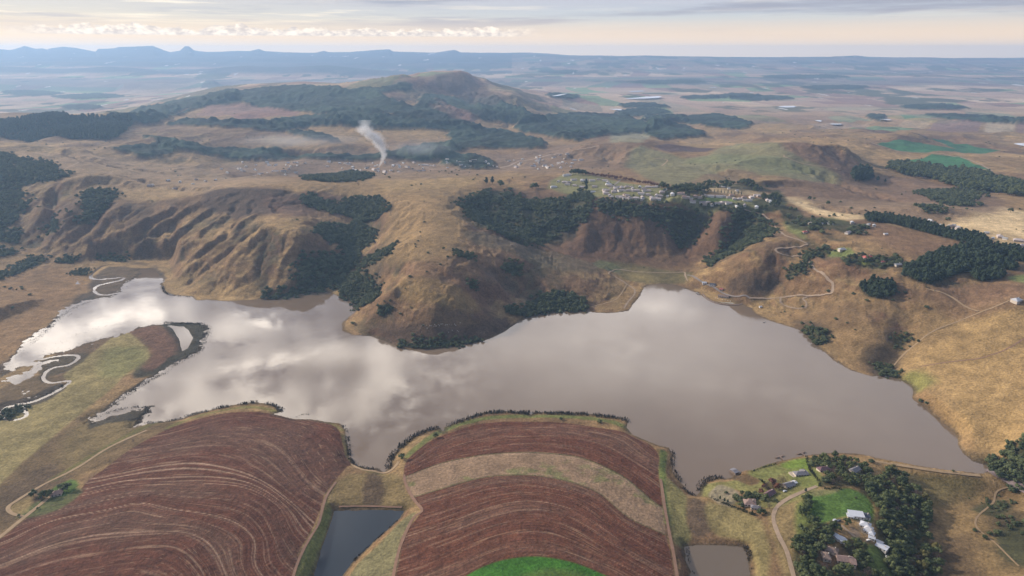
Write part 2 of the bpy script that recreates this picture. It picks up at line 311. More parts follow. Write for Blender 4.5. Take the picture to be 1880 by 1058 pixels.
# ------------------------------------------------------------------ lake outline (columns, rows) on z = 0
LAKE = '''1183,528 1190,524 1215,521 1240,524 1262,532 1283,540 1293,547 1300,552 1325,558 1345,559 1362,560 1378,566 1383,573 1395,582 1420,592 1447,600 1470,607 1490,625 1508,642 1530,662 1560,680 1600,692 1625,690 1650,697 1672,707 1677,720 1674,733 1702,752 1719,769 1746,788 1757,801 1759,818 1768,833 1786,848 1813,856 1818,866
1800,871 1770,868 1730,864 1690,858 1650,850 1605,842 1585,834 1561,832 1528,831 1491,835 1464,841 1431,849 1401,857 1381,866 1354,869 1344,877 1330,879 1322,876 1304,879 1290,887 1285,898 1282,908 1270,907 1260,898 1252,888 1243,876 1235,866 1236,850 1235,836 1228,822 1208,817 1175,804 1161,798 1151,785 1154,772 1141,767 1094,760 1044,757 980,757 975,762 971,757 927,755 890,757 860,767 816,784 813,792 808,785 786,789 759,800 736,819 719,839 712,861 705,867 695,861 675,860 652,853 642,841 638,818 635,791 628,780 623,777 597,774 570,770 536,769 503,760 519,756 512,748 499,742 469,738 436,742 402,749 369,757 342,765 335,769 302,774 268,777
251,784 261,769 275,755 281,746 268,748 235,755 208,765 181,774 168,776 168,768 188,759 204,753 211,738 235,722 261,704 295,684 322,667 355,650 369,640 375,620 382,600 369,593 335,592 295,594 261,601 235,608 214,618 168,626 130,642 84,652 67,662 40,668 20,664 34,645 50,626 67,612 90,600 104,588 111,577 134,566 161,554 185,547 205,545 222,535 225,524 245,513 261,499 261,494 285,493 291,503 302,511 295,523 302,536 318,543 352,545 360,552 372,552 378,551 419,554 452,552 478,550 500,549 537,541 563,537 586,527 603,536 630,549 659,557 655,571 638,584 627,594 628,608 648,616 682,618 705,626 726,635 739,642 769,643 813,639 873,631 903,621 927,609 953,591 963,584 994,576 1027,572 1077,572 1094,575 1128,575 1154,571 1161,561 1175,544'''
LK = np.array(lst(LAKE)); lx, ly = pt(LK[:, 0], LK[:, 1], 0.); LKW = np.c_[lx, ly]
I = region(LKW, 160); X_, Y_ = gx[I], gy[I]
sdl = seg_dist(X_, Y_, LKW)
marsh_px = '-60,600 60,560 150,520 170,470 330,475 330,560 400,590 395,640 330,700 290,690 360,600 240,625 150,690 170,730 60,800 -60,800'
MP = np.array(lst(marsh_px)); MW = np.c_[pt(MP[:, 0], MP[:, 1], 1.)]
msd = seg_dist(X_, Y_, MW); inm = ss(-msd, -10, 25)
reedy = np.array([pt(*p, 0.) for p in lst('300,690 355,655 380,615 372,595')]); d1_, _ = seg_dist(X_, Y_, reedy, False)
reedy2 = np.array([pt(*p, 0.) for p in lst('165,775 215,745 265,705 300,690')]); d2_, _ = seg_dist(X_, Y_, reedy2, False)
reedy3 = np.array([pt(*p, 0.) for p in lst('165,775 205,768 278,748 255,780')]); d3_, _ = seg_dist(X_, Y_, reedy3, False)
rag = np.maximum.reduce([inm, np.exp(-(d1_ / 25) ** 2), np.exp(-(d2_ / 18) ** 2), np.exp(-(d3_ / 14) ** 2)])
nz = fbm(X_, Y_, 16, 4, .6, 11)
nzf = fbm(X_, Y_, 7, 3, .65, 16)
sdj = sdl + nz * (.9 + 5.5 * rag) + nzf * 11 * rag
damline = np.array([pt(*p, 0.) for p in lst('1605,842 1690,858 1750,866 1822,870')]); dd, dt_ = seg_dist(X_, Y_, damline, False)
below = (sdl > 0) & (dd < 170) & (Y_ < np.interp(X_, damline[:, 0], damline[:, 1]) + 2)
h0 = H[I]; hl = np.where(below, np.maximum(h0, 3.2 - np.maximum(dd - 5, 0) * .33), np.maximum(h0, .7 + np.clip(sdl, 0, 60) * .02))
land = .12 + (hl - .12) * ss(sdj, 0, np.where(below, 3., 16.))
hh = np.where(sdj > 0, land, np.maximum(-3, sdj * .35) - .05)
# marsh and river flats on the left
def wetpoly(s, bias, soft=8.):
    global hh
    P = np.array([pt(*p, 0.) for p in lst(s)]); d = seg_dist(X_, Y_, P)
    hh = hh + bias * ss(-d, -soft, soft)
flat = np.clip(inm, 0, 1) * (sdj > 0)
mz = 1.25 * fbm(X_ * .8, Y_, 13, 4, .65, 15)
hh = hh * (1 - flat) + flat * np.minimum(hh, .45 + .03 * np.clip(msd + 60, 0, 80) + .5 * mz + .35 * nzf)
for s, bias in (('-60,690 0,676 20,662 40,655 60,648 84,640 84,655 110,660 80,672 60,690 30,705 0,712 -60,730', -.75),
                ('100,625 150,605 215,595 258,597 240,608 170,625 120,640 100,645', -.35),
                ('165,615 235,588 250,592 235,603 175,622', .55), ('75,645 130,622 168,608 150,618 100,645', .5), ('15,685 45,672 58,678 35,690', .8),
                ('306,598 340,599 357,620 347,640 332,648 326,622', -1.5), ('108,570 125,560 165,545 175,550 135,575 112,590', -.5),
                ('125,705 115,690 140,672 180,645 225,615 262,632 300,640 300,600 325,610 320,650 275,680 240,700 160,750 60,820 -60,880 -60,800 60,745', .7),
                ('128,508 150,512 165,522 150,528 135,520', -.5), ('210,498 232,494 234,500 215,503', -.7), ('175,757 205,742 215,750 180,772', -.3), ('158,636 178,628 174,638 162,643', -.6),):
    wetpoly(s, bias)
RIV = ('207,485 188,489 174,499 166,509 177,513 201,512 228,509 221,515 198,520 177,526 174,536 188,542 214,539 235,533',
       '250,594 200,605 168,610 134,620 107,633 84,647 72,658 77,660 100,655 134,652 144,657 127,670 100,675 84,684 80,697 94,703 127,700 115,712 85,728 60,738 30,744 10,750 0,760 -40,775',
       '0,762 20,772 48,764 42,747')
for s, wd in zip(RIV, (3.2, 3.0, 2.4)):
    P = smooth_line([pt(*p, 0.) for p in lst(s)], 5); d, t = seg_dist(X_, Y_, P, False)
    d = d + nz * 1.2
    bank = np.maximum(.35, np.minimum(hh, .6)); near = ss(-d, -(wd + 14), -wd)
    hh = np.where(sdj > 0, hh * (1 - near) + bank * near, hh)
    hh = np.where(d < wd, np.minimum(hh, -.5 * ss(-d, -wd, -wd + 2) - .04), hh)
H[I] = hh
# rolling detail
lakeprox = np.ones_like(H); lakeprox[I] = ss(sdl, 4, 70); lakeprox[I] *= 1 - .9 * inm * (msd < 10)
lakeprox[gy < 560] *= 1
flatf = ss(gy, 560, 760) * .8 + .2 + 0 * gx
flatf = np.where((gx < 420) & (gy < 800), np.minimum(flatf, .25), flatf)
H += lakeprox * flatf * (fbm(gx, gy, 260, 5, .5, 21) * 4.0 + fbm(gx + gy * .3, gy * .7, 60, 4, .55, 22) * 1.5)
far = ss(gy, 3500, 9000)
H += far * (fbm(gx, gy, 2600, 5, .5, 31) * 30)
sl0 = np.sqrt((np.gradient(H, axis=1) / (np.gradient(gx, axis=1) + 1e-6)) ** 2 + (np.gradient(H, axis=0) / (np.gradient(gy, axis=0) + 1e-6)) ** 2)
rdg = 1 - np.abs(fbm(gx + 25 * vnoise(gx / 130, gy / 130, 91), gy * .55, 85, 4, .5, 92)) * 2.6
H += lakeprox * ss(gy, 950, 1150) * ss(sl0, .12, .38) * (rdg - .45) * np.where(gy > 1700, 9., 5.5) * ss(gy, 5200, 4200)
rd3 = 1 - np.abs(fbm(gx + 60 * vnoise(gx / 400, gy / 400, 85), gy * .7, 330, 4, .5, 86)) * 2.8
vil = np.exp(-(((gx - 420) / 520) ** 2 + ((gy - 1900) / 330) ** 2) ** 2)
H += ss(gy, 1750, 2300) * ss(gy, 5000, 4200) * (rd3 - .3) * 13 * (1 - vil)
f2 = fbm(gx + 18 * vnoise(gx / 70, gy / 70, 101), gy * .6, 62, 5, .62, 102)
H += lakeprox * ss(gy, 950, 1150) * ss(gy, 4500, 3000) * ss(sl0, .14, .34) * (np.minimum(np.abs(f2) * 2.8, .8) - .45) * 4.2
H += lakeprox * ss(gy, 950, 1100) * ss(gy, 3500, 2500) * ss(sl0, .1, .3) * fbm(gx, gy * .7, 26, 3, .6, 103) * 1.5
H += lakeprox * ss(gy, 2800, 3600) * ss(gy, 9000, 6000) * ss(sl0, .05, .2) * (1 - np.abs(fbm(gx, gy * .6, 420, 4, .5, 93)) * 2.6 - .4) * 15
# ponds: level, outline
PONDS = []
POND_PX = (('quiet_pond', '614,938 680,937 742,938 735,950 712,972 690,992 668,1012 645,1035 625,1062 600,1090 560,1090 575,1060 583,1035 592,1005 606,965'),
           ('farm_pond', '1256,1003 1290,1001 1330,1002 1366,1006 1372,1020 1376,1045 1380,1090 1262,1090 1268,1050 1258,1025'))
for (nm, s), lev in zip(POND_PX, (5.5, 6.0)):
    P = np.array([pt(*p, lev) for p in lst(s)]); I2 = region(P, 60); d = seg_dist(gx[I2], gy[I2], P) + fbm(gx[I2], gy[I2], 9, 3, .6, 4) * 1.
    h1 = lev + .15 + (np.maximum(H[I2], lev + .8) - lev - .15) * ss(d, 0, 9)
    H[I2] = np.where(d > 0, h1, lev - .2 - np.clip(-d * .3, 0, 3)); PONDS.append((nm, P, lev))

# ------------------------------------------------------------------ land cover
n1 = fbm(gx, gy, 420, 5, .55, 41); n2 = fbm(gx, gy, 70, 5, .6, 42); n3 = fbm(gx, gy, 18, 4, .6, 43); n4 = fbm(gx, gy, 1500, 4, .55, 44)
def col(*c): return np.array(c, float)
GOLD, TAN, BROWN, RED, DARK = col(.34, .225, .095), col(.26, .170, .078), col(.15, .090, .048), col(.115, .058, .035), col(.06, .042, .026)
OLIVE, GREEN, PALE, FOREST = col(.185, .165, .055), col(.05, .14, .025), col(.36, .27, .15), col(.028, .036, .016)
COL = np.empty(H.shape + (3,)); 
def lerp(a, b, t): return a + (b - a) * t[..., None]
base_ = lerp(TAN, BROWN, ss(n1 * 1.3 + n2 * .5, -.35, .75))
COL[:] = lerp(base_, GOLD, ss(-n1 * 1.1 + n2 * .4, .1, .8) * .7)
COL *= (1 + .30 * n3 + .22 * n2)[..., None]
# cattle terraces: faint lines that follow the contours; moist gullies carry dark scrub
terr = vnoise(gx / 150 + 5, H / 2.3 + gy / 400, 95) + .6 * vnoise(gx / 60, H / 1.1, 96)
COL *= (1 + .17 * terr * ss(gy, 4500, 2500))[..., None]
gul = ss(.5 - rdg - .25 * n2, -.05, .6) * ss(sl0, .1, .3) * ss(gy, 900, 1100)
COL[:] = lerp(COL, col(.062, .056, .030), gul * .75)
COL *= (1 - .42 * np.exp(-(f2 / .035) ** 2) * ss(sl0, .1, .25) * ss(gy, 900, 1100) * ss(gy, 3500, 2200))[..., None]  # narrow darker lines along the gully creases
bm_ = ss(fbm(gx, gy * .8, 190, 5, .62, 97) + .25 * n3, .18, .42); COL[:] = lerp(COL, col(.088, .05, .034), bm_ * .6)
bm_ = ss(fbm(gx, gy * .8, 150, 5, .62, 98) + .25 * n3, .22, .45); COL[:] = lerp(COL, col(.27, .19, .085), bm_ * .5)
# slope: steep faces carry darker, redder cover
dHu = np.gradient(H, axis=1) / (np.gradient(gx, axis=1) + 1e-6); dHv = np.gradient(H, axis=0) / (np.gradient(gy, axis=0) + 1e-6)
slope = np.sqrt(dHu ** 2 + dHv ** 2)
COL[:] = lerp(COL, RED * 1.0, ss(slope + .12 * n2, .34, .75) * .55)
DIST = True
def unproj(s, closed=True, n=1):
    P = hit(*np.array(lst(s)).T)
    return smooth_line(P, n, closed) if n > 1 else P
def patch(s, c, soft=4., k=1., jit=0., pat=0., n=3, P=None):
    """a field, burn, thicket floor or painted light and shade; outline as columns / rows"""
    P = unproj(s, True, n) if P is None else P
    I = region(P, soft * 2 + jit + 2)
    if not len(I[0]): return P
    d = seg_dist(gx[I], gy[I], P)
    if jit: d = d + jit * (n3[I] + n2[I]) 
    m = ss(-d, -soft, soft) * k
    if DIST: c = c * .88
    if pat: m = m * ss(n2[I] * 1.5 + n3[I] * .8, pat - .5, pat + .3)
    COL[I] = lerp(COL[I], c * (1 + .24 * n3[I] + .25 * n2[I])[:, None], m)
    return P
def trail(s, wd, c, k=1., n=4):
    P = smooth_line(hit(*np.array(lst(s)).T), n); I = region(P, wd * 3); d, _ = seg_dist(gx[I], gy[I], P, False)
    COL[I] = lerp(COL[I], c * np.ones((len(d), 3)), ss(-d, -wd * 1.1, -wd * .5) * k)
    return P
# broad colour of the districts
for a in (
    ('0,500 120,490 165,520 110,570 60,620 0,690 -80,690 -80,500', col(.23, .135, .062), 20, .8, 4), ('1640,640 1760,560 1900,590 1900,850 1780,830 1720,750 1680,720 1650,690', GOLD, 30, .95, 10),
    ('1440,560 1560,540 1700,560 1760,600 1640,670 1560,670 1480,610', TAN * .95, 25, .8, 10),
    ('1560,405 1650,400 1900,440 1900,392 1700,372 1560,368 1440,362 1470,382', col(.62, .46, .25), 14, 1, 6), ('1620,408 1700,425 1900,468 1900,440 1750,415 1640,398', col(.52, .38, .20), 12, .9, 4),  # golden slope at right: sunlight painted in as brighter grass
    ('0,285 120,275 380,310 520,330 420,350 200,345 120,325', col(.30, .205, .115), 40, .7, 10), ('180,345 360,350 300,365 200,360', col(.31, .21, .10), 20, .8, 8),
    ('530,340 700,320 860,325 880,345 840,372 860,410 820,470 700,480 720,400 690,360 560,358', col(.29, .19, .085), 20, .85, 8),
    ('730,320 870,325 845,345 700,352', col(.34, .23, .10), 20, .7, 8),
    ('1100,365 1340,385 1410,400 1290,480 1100,480 1000,460', col(.135, .078, .047), 25, .8, 8), ('900,345 1090,355 1090,380 940,375', col(.14, .085, .05), 15, .8, 8),
    ('1560,320 1700,330 1850,370 1750,410 1600,400 1450,360 1420,340', col(.18, .115, .072), 30, .85, 10), ('1380,268 1540,275 1600,320 1540,320 1450,290', col(.165, .10, .065), 25, .8, 6),
    ('390,300 560,290 920,285 1060,265 1000,310 840,325 620,325 480,320', col(.22, .15, .095), 40, .7, 10), ('930,285 1080,265 1160,265 1220,300 1060,318 940,315', col(.205, .135, .08), 30, .7, 8),
    ('1180,268 1300,285 1360,262 1440,272 1540,320 1500,335 1380,325 1280,345 1180,325 1150,300', col(.185, .175, .085), 18, .85, 6),
    ('1260,300 1320,283 1440,290 1500,312 1420,318', col(.155, .175, .075), 20, .5, 6), ('1230,345 1320,315 1400,325 1330,352', col(.20, .125, .07), 12, .7, 4),
    ('380,352 460,345 540,352 560,385 480,395 400,392 370,380', col(.085, .055, .038), 14, .9, 10), ('560,350 640,362 640,372 560,366', col(.13, .075, .05), 10, .7, 4),
    ('480,360 560,366 575,392 520,400', col(.14, .078, .05), 12, .5, 8), ('640,455 700,470 690,540 640,545 640,480', col(.10, .075, .045), 14, .7, 8),
    ('700,600 780,590 870,590 930,585 925,610 870,625 740,635 700,615', col(.095, .062, .042), 10, .85, 6), ('760,580 850,578 880,595 800,600', col(.20, .125, .06), 10, .5, 5),  # lower headland flank: its shade painted into the dark ground colour
    ('740,490 860,520 870,550 780,535', col(.20, .11, .062), 10, .5, 6), ('730,520 870,550 865,575 760,560', col(.25, .165, .065), 8, .6, 4),
    ('870,480 940,510 950,545 900,510', col(.10, .07, .045), 8, .6, 6), ('1340,515 1400,505 1440,512 1400,545 1350,540', col(.08, .055, .036), 14, .85, 8),
    ('1000,390 1060,405 1050,440 980,440', col(.05, .05, .03), 12, .6, 6), ('860,425 960,450 1100,490 1060,500 950,470 870,445', col(.12, .10, .06), 10, .6, 5),
    ('1510,560 1600,565 1640,590 1560,600 1480,610 1440,605', col(.15, .095, .052), 15, .5, 8), ('1630,570 1665,580 1655,640 1620,620', col(.08, .06, .038), 8, .8, 6, .1),
    ('1590,640 1650,650 1640,690 1590,685', col(.07, .052, .034), 10, .85, 6), ('1600,560 1700,560 1690,600 1610,600', col(.14, .07, .045), 10, .7, 6, .1), ('1700,530 1860,520 1870,560 1760,590 1720,560', col(.20, .12, .068), 12, .7, 6),
    ('1480,465 1600,500 1650,530 1560,510 1500,490', col(.18, .095, .055), 14, .7, 6), ('1600,400 1660,430 1770,450 1700,470 1620,450', col(.20, .12, .065), 15, .6, 8),
    ('1450,590 1500,590 1520,620 1470,605', col(.08, .058, .038), 10, .8, 6), ('1120,480 1260,500 1255,520 1150,515', col(.13, .12, .05), 10, .7, 5), ('1100,478 1140,492 1125,500 1090,487', col(.14, .155, .07), 5, .8, 2),
    ('1650,690 1690,680 1720,700 1690,720 1660,712', col(.17, .19, .05), 12, .7, 6), ('1780,830 1850,835 1900,800 1900,880 1850,890 1800,860', col(.06, .05, .03), 14, .9, 6),
    ('1620,860 1700,870 1790,878 1820,900 1760,930 1700,930 1650,890', col(.125, .098, .04), 6, .95, 2), ('1700,940 1800,900 1850,900 1900,900 1900,1100 1720,1100 1710,1000', col(.21, .14, .062), 15, .9, 6),
    ('1720,990 1780,980 1800,1040 1800,1080 1730,1080', col(.10, .068, .038), 12, .8, 6), ('1800,900 1860,900 1880,940 1850,1000 1820,960', col(.18, .115, .052), 10, .6, 6), ('1820,950 1880,940 1890,1030 1830,1040', col(.06, .05, .028), 12, .75, 6, .0),
    # left river flats
    ('-60,690 30,655 90,595 150,540 190,548 120,600 60,665 -40,700', col(.085, .062, .042), 8, .9, 4), ('100,650 200,610 300,590 330,640 180,640 60,770 -60,800 0,715 70,690', col(.11, .072, .042), 6, .9, 3),
    ('0,715 70,690 120,700 60,740 0,757', col(.16, .11, .055), 6, .8, 3), ('300,594 385,594 382,620 360,650 280,690 240,690 280,640 320,640', col(.045, .04, .025), 4, .95, 3), ('230,610 290,598 320,625 320,655 280,680 255,670 270,630', col(.15, .078, .048), 8, .9, 4),
    ('165,520 200,490 300,500 280,530 220,545 170,545', col(.09, .065, .042), 6, .85, 3), ('195,455 330,480 290,492 220,480', col(.07, .055, .035), 10, .6, 6),
    ('165,780 205,745 300,688 345,655 330,668 250,725 215,755 280,745 255,765 200,775', col(.04, .036, .022), 4, .95, 3),
    ('60,825 200,740 330,775 250,830 180,860 100,900 0,985 -60,1020 -60,900', col(.145, .098, .048), 8, .9, 4), ('130,790 210,755 260,770 200,820 110,860', col(.20, .15, .065), 12, .7, 6),
    ('0,905 100,850 130,900 20,960', col(.10, .068, .042), 12, .7, 6)):
    patch(*a[:2], soft=a[2], k=a[3], jit=a[4], pat=a[5] if len(a) > 5 else 0)
# fields: crisp outlines
DIST = False
CANE = patch('-60,790 0,770 60,735 125,705 115,690 140,670 180,640 225,612 260,630 275,655 240,680 210,710 160,750 100,800 40,850 -60,930', col(.225, .18, .075), 3, 1, 1.5)
patch('200,640 262,640 270,660 230,690 180,690', col(.175, .175, .062), 12, .6, 4)
patch('158,788 192,750 240,713 290,679 325,656 352,640 362,648 300,694 262,717 215,754 240,750 285,742 265,770 200,778', col(.045, .038, .025), 3, .95, 3)
patch('298,591 386,591 385,626 366,650 330,672 300,688 282,682 318,652 334,656 347,640 360,620 352,603 300,601', col(.045, .040, .025), 3, .95, 3)
patch('0,700 60,640 95,598 130,563 165,545 178,548 140,575 112,596 88,622 60,655 30,675 0,688', col(.05, .040, .028), 3, .9, 5)
patch('0,740 60,728 105,706 122,712 90,735 50,748 0,762', col(.05, .038, .026), 3, .9, 3); patch('78,660 150,648 160,655 130,680 90,692 76,700 70,680', col(.065, .052, .030), 3, .8, 3)
HOR = (('1610,265 1640,258 1690,262 1790,280 1700,282 1640,275', col(.045, .13, .06)), ('1710,254 1740,258 1790,270 1838,276 1810,282 1770,280 1740,268', col(.045, .13, .06)), ('1640,296 1690,292 1710,283 1760,287 1815,311 1740,313 1690,308', col(.045, .14, .058)),
       ('1650,210 1700,210 1720,217 1660,218', col(.06, .14, .07)), ('1770,205 1850,209 1870,215 1780,213', col(.06, .14, .07)), ('1520,215 1560,212 1600,222 1540,225', col(.15, .19, .10)),
       ('1700,240 1720,222 1804,223 1795,242', col(.19, .12, .095)), ('1806,243 1812,224 1865,226 1862,242', col(.33, .26, .17)), ('1630,238 1660,222 1712,222 1700,236', col(.30, .22, .13)), ('1866,243 1868,228 1910,230 1910,245', col(.19, .12, .095)),
       ('1560,233 1690,238 1640,242 1560,237', col(.12, .17, .09)), ('1200,268 1225,264 1318,272 1292,279 1230,280', col(.085, .055, .05)), ('1730,178 1880,182 1880,190 1760,187', col(.55, .42, .22)),
       ('1120,240 1200,238 1180,262 1120,262', col(.20, .18, .11)), ('1170,218 1230,216 1225,226 1175,228', col(.28, .22, .13)), ('1480,228 1600,226 1590,236 1500,236', col(.25, .18, .12)), ('400,205 470,193 560,203 540,213 480,216 440,222', col(.22, .12, .085)), ('380,195 440,190 480,200 400,215 360,212', col(.22, .13, .09)),
       ('1330,150 1500,155 1480,160 1330,156', col(.12, .17, .10)), ('1060,165 1260,168 1240,176 1080,172', col(.10, .17, .09)), ('1500,197 1700,195 1690,203 1500,203', col(.11, .17, .09)), ('1460,198 1500,196 1520,204 1460,205', col(.20, .17, .11)),
       ('960,180 1120,180 1140,190 1000,190', col(.34, .24, .16)), ('1130,186 1260,190 1240,198 1120,194', col(.30, .20, .14)), ('705,184 740,186 735,196 712,193', col(.28, .17, .12)), ('555,180 575,178 578,190 560,192', col(.28, .18, .13)))
for s, c in HOR: patch(s, c, 3 if '1610' in s or '17' in s else 12, 1, n=1)
# far plain: a quilt of fields and woodlots
fm = ss(gy, 3600, 6000)
cellx = np.floor(gx / 260 + .7 * vnoise(gx / 900, gy / 900, 61)); celly = np.floor(gy / 480 + .7 * vnoise(gx / 900, gy / 900, 62))
r = (val(cellx, celly, 63) + 1) / 2
quilt = 1.4 * np.select([(r < .16)[..., None], (r < .30)[..., None], (r < .5)[..., None], (r < .62)[..., None]], [col(.12, .17, .085), col(.17, .10, .08), col(.33, .245, .17), col(.20, .165, .115)], col(.26, .18, .13))
COL[:] = lerp(COL, quilt * (1 + .22 * n2 + .3 * fbm(gx, gy * 1.3, 500, 4, .6, 88))[..., None], fm * .85)
wood = ss(fbm(gx, gy * .8, 600, 5, .62, 64) + .3 * vnoise(gx / 150, gy / 400, 65), .24, .34) * fm
COL[:] = lerp(COL, FOREST * 1.6, wood * .85)
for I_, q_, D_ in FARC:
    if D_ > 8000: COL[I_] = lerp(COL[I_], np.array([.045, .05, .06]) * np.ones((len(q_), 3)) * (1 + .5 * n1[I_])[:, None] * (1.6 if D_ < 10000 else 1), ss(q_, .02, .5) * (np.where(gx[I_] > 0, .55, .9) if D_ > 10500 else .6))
lighttown = (vnoise(gx / 90, gy / 300, 66) > .93) & (gy > 5000); COL[lighttown] = (.5, .48, .45)

# near fields of red soil: furrow coordinate by the contours the plough followed
FUR = np.zeros(H.shape + (3,)); 
FA_PX = '300,792 330,780 370,768 420,758 470,756 520,764 580,772 618,785 628,810 634,838 645,852 630,865 617,880 598,905 590,930 578,960 566,985 545,1020 530,1075 -80,1120 -80,1040 0,990 45,955 90,928 140,905 165,880 200,855 240,825'
FB_PX = '742,870 745,850 760,832 800,805 855,785 900,776 960,774 1040,777 1100,786 1150,796 1190,815 1210,838 1208,860 1213,900 1219,950 1222,985 1230,1010 1240,1075 1240,1110 715,1110 728,1020 735,990 775,938 760,920 750,905'
FAL = ('300,790 420,757 520,765 600,785 630,805', '188,877 302,855 375,853 469,878 536,925 576,962', '151,918 201,905 285,897 385,898 452,905 503,935 520,972 536,996', '0,999 100,955 201,935 255,923 318,935 385,945 436,962 469,995 466,1032 496,1075', '-60,1060 0,1038 84,1005 168,984 251,977 335,977 375,992 402,1025 422,1075')
FBL = ('748,845 800,805 860,785 960,775 1050,778 1150,798 1200,830', '741,877 813,850 893,835 974,831 1054,838 1104,855 1148,878 1188,912 1215,932', '759,913 813,897 886,877 960,872 1027,880 1094,902 1128,929 1161,955 1221,982', '735,989 826,959 900,932 974,920 1050,935 1100,965 1150,1000 1230,1045', '855,1062 913,1031 974,1022 1027,1027 1087,1046 1128,1062')
def furrows(outline, lines, phases, mask_id):
    P = unproj(outline, True, 3); pts = []; val_ = []
    for s, ph in zip(lines, phases):
        Q = smooth_line(hit(*np.array(lst(s)).T), 3); pts.append(Q); val_ += [ph] * len(Q)
    pts = np.vstack(pts) / 100.; val_ = np.array(val_, float); n = len(pts)
    k = lambda a, b: np.sqrt((a[:, None, 0] - b[None, :, 0]) ** 2 + (a[:, None, 1] - b[None, :, 1]) ** 2 + .05)
    M = np.zeros((n + 3, n + 3)); M[:n, :n] = k(pts, pts) - .01 * np.eye(n); M[:n, n] = M[n, :n] = 1; M[:n, n + 1:] = pts; M[n + 1:, :n] = pts.T
    s_ = np.linalg.solve(M, np.r_[val_, 0, 0, 0])
    I = region(P, 8); d = seg_dist(gx[I], gy[I], P); q = np.c_[gx[I], gy[I]] / 100.
    ph = np.empty(len(q))
    for a in range(0, len(q), 20000): ph[a:a + 20000] = k(q[a:a + 20000], pts) @ s_[:n] + s_[n] + q[a:a + 20000] @ s_[n + 1:]
    FUR[I[0], I[1], 0] = np.where(d < 4, ph, FUR[I[0], I[1], 0]); m = ss(-d, -1., .8)
    FUR[I[0], I[1], 1] = np.maximum(FUR[I[0], I[1], 1], m)
    return P, I, ph, m
SOIL = col(.104, .040, .023)
PA, IA, phA, mA = furrows(FA_PX, FAL, (0, 1, 1.6, 2.5, 3.2), 1)
COL[IA] = lerp(COL[IA], lerp(SOIL * np.ones((len(phA), 3)), col(.115, .066, .044), ss(np.sin(phA * 5 + 1.5 * n1[IA] * 3) + n2[IA] * 1.2, -.3, 1.2) * .55), mA)
PB, IB, phB, mB = furrows(FB_PX, FBL, (0, 1, 2, 3, 4.3), 2)
cB = lerp(SOIL * 1.05 * np.ones((len(phB), 3)), col(.135, .075, .05), ss(np.sin(phB * 6.5) + n2[IB], .2, 1.3) * .6)
strip = ss(phB, .985, 1.015) * ss(phB, 2.015, 1.985); cB = lerp(cB, col(.235, .158, .098) * np.ones_like(cB) * (1 + .2 * n3[IB])[:, None], strip)
gstreak = strip * ss(n2[IB] * 1.4 + n3[IB], .25, .7) * .6; cB = lerp(cB, col(.11, .14, .04), gstreak)
edge = np.exp(-((phB - 1) / .018) ** 2) + np.exp(-((phB - 2) / .018) ** 2); cB = lerp(cB, col(.07, .08, .03), np.clip(edge, 0, 1) * .85)
COL[IB] = lerp(COL[IB], cB, mB)
FUR[IB[0], IB[1], 1] = np.where(mB > .5, FUR[IB[0], IB[1], 1] * (1 - .55 * strip), FUR[IB[0], IB[1], 1])
for I, ph, m, lines in ((IA, phA, mA, ((.99, .9), (1.07, .8), (1.22, .85), (1.33, .5), (1.42, .55), (.45, .3), (.62, .35), (.8, .3), (1.75, .35), (1.95, .5), (2.2, .4), (2.5, .8), (2.56, .35), (2.8, .4), (3.0, .4), (3.2, .75), (3.26, .4), (3.5, .4), (3.8, .3))), (IB, phB, mB, ((.2, .3), (.45, .35), (.7, .3), (1.06, .5), (1.12, .35), (2.25, .3), (2.45, .35), (2.7, .3), (3.0, .5), (3.25, .35), (3.5, .4), (3.8, .3)))):
    xx = gx[I]
    for p, k in lines:
        g_ = vnoise(xx / 22 + p * 31, xx * 0 + p * 7, 9); COL[I] = lerp(COL[I], col(.38, .26, .175), np.exp(-((ph - p - .004 * vnoise(xx / 60, xx * 0, 4)) / .012) ** 2) * k * m * ss(g_ + 1.4 * k, .0, .5))
GC = patch('845,1066 855,1058 880,1044 913,1031 950,1024 985,1022 1027,1027 1065,1037 1110,1056 1125,1066 1160,1110 1100,1160 880,1160 820,1110', col(.042, .128, .016), 1.2, 1)
I = region(GC, 5); FUR[I[0], I[1], 1] *= ss(seg_dist(gx[I], gy[I], GC), -1, 1)
patch('960,1060 1000,1045 1050,1048 1070,1062', col(.09, .12, .03), 6, .7, 3)
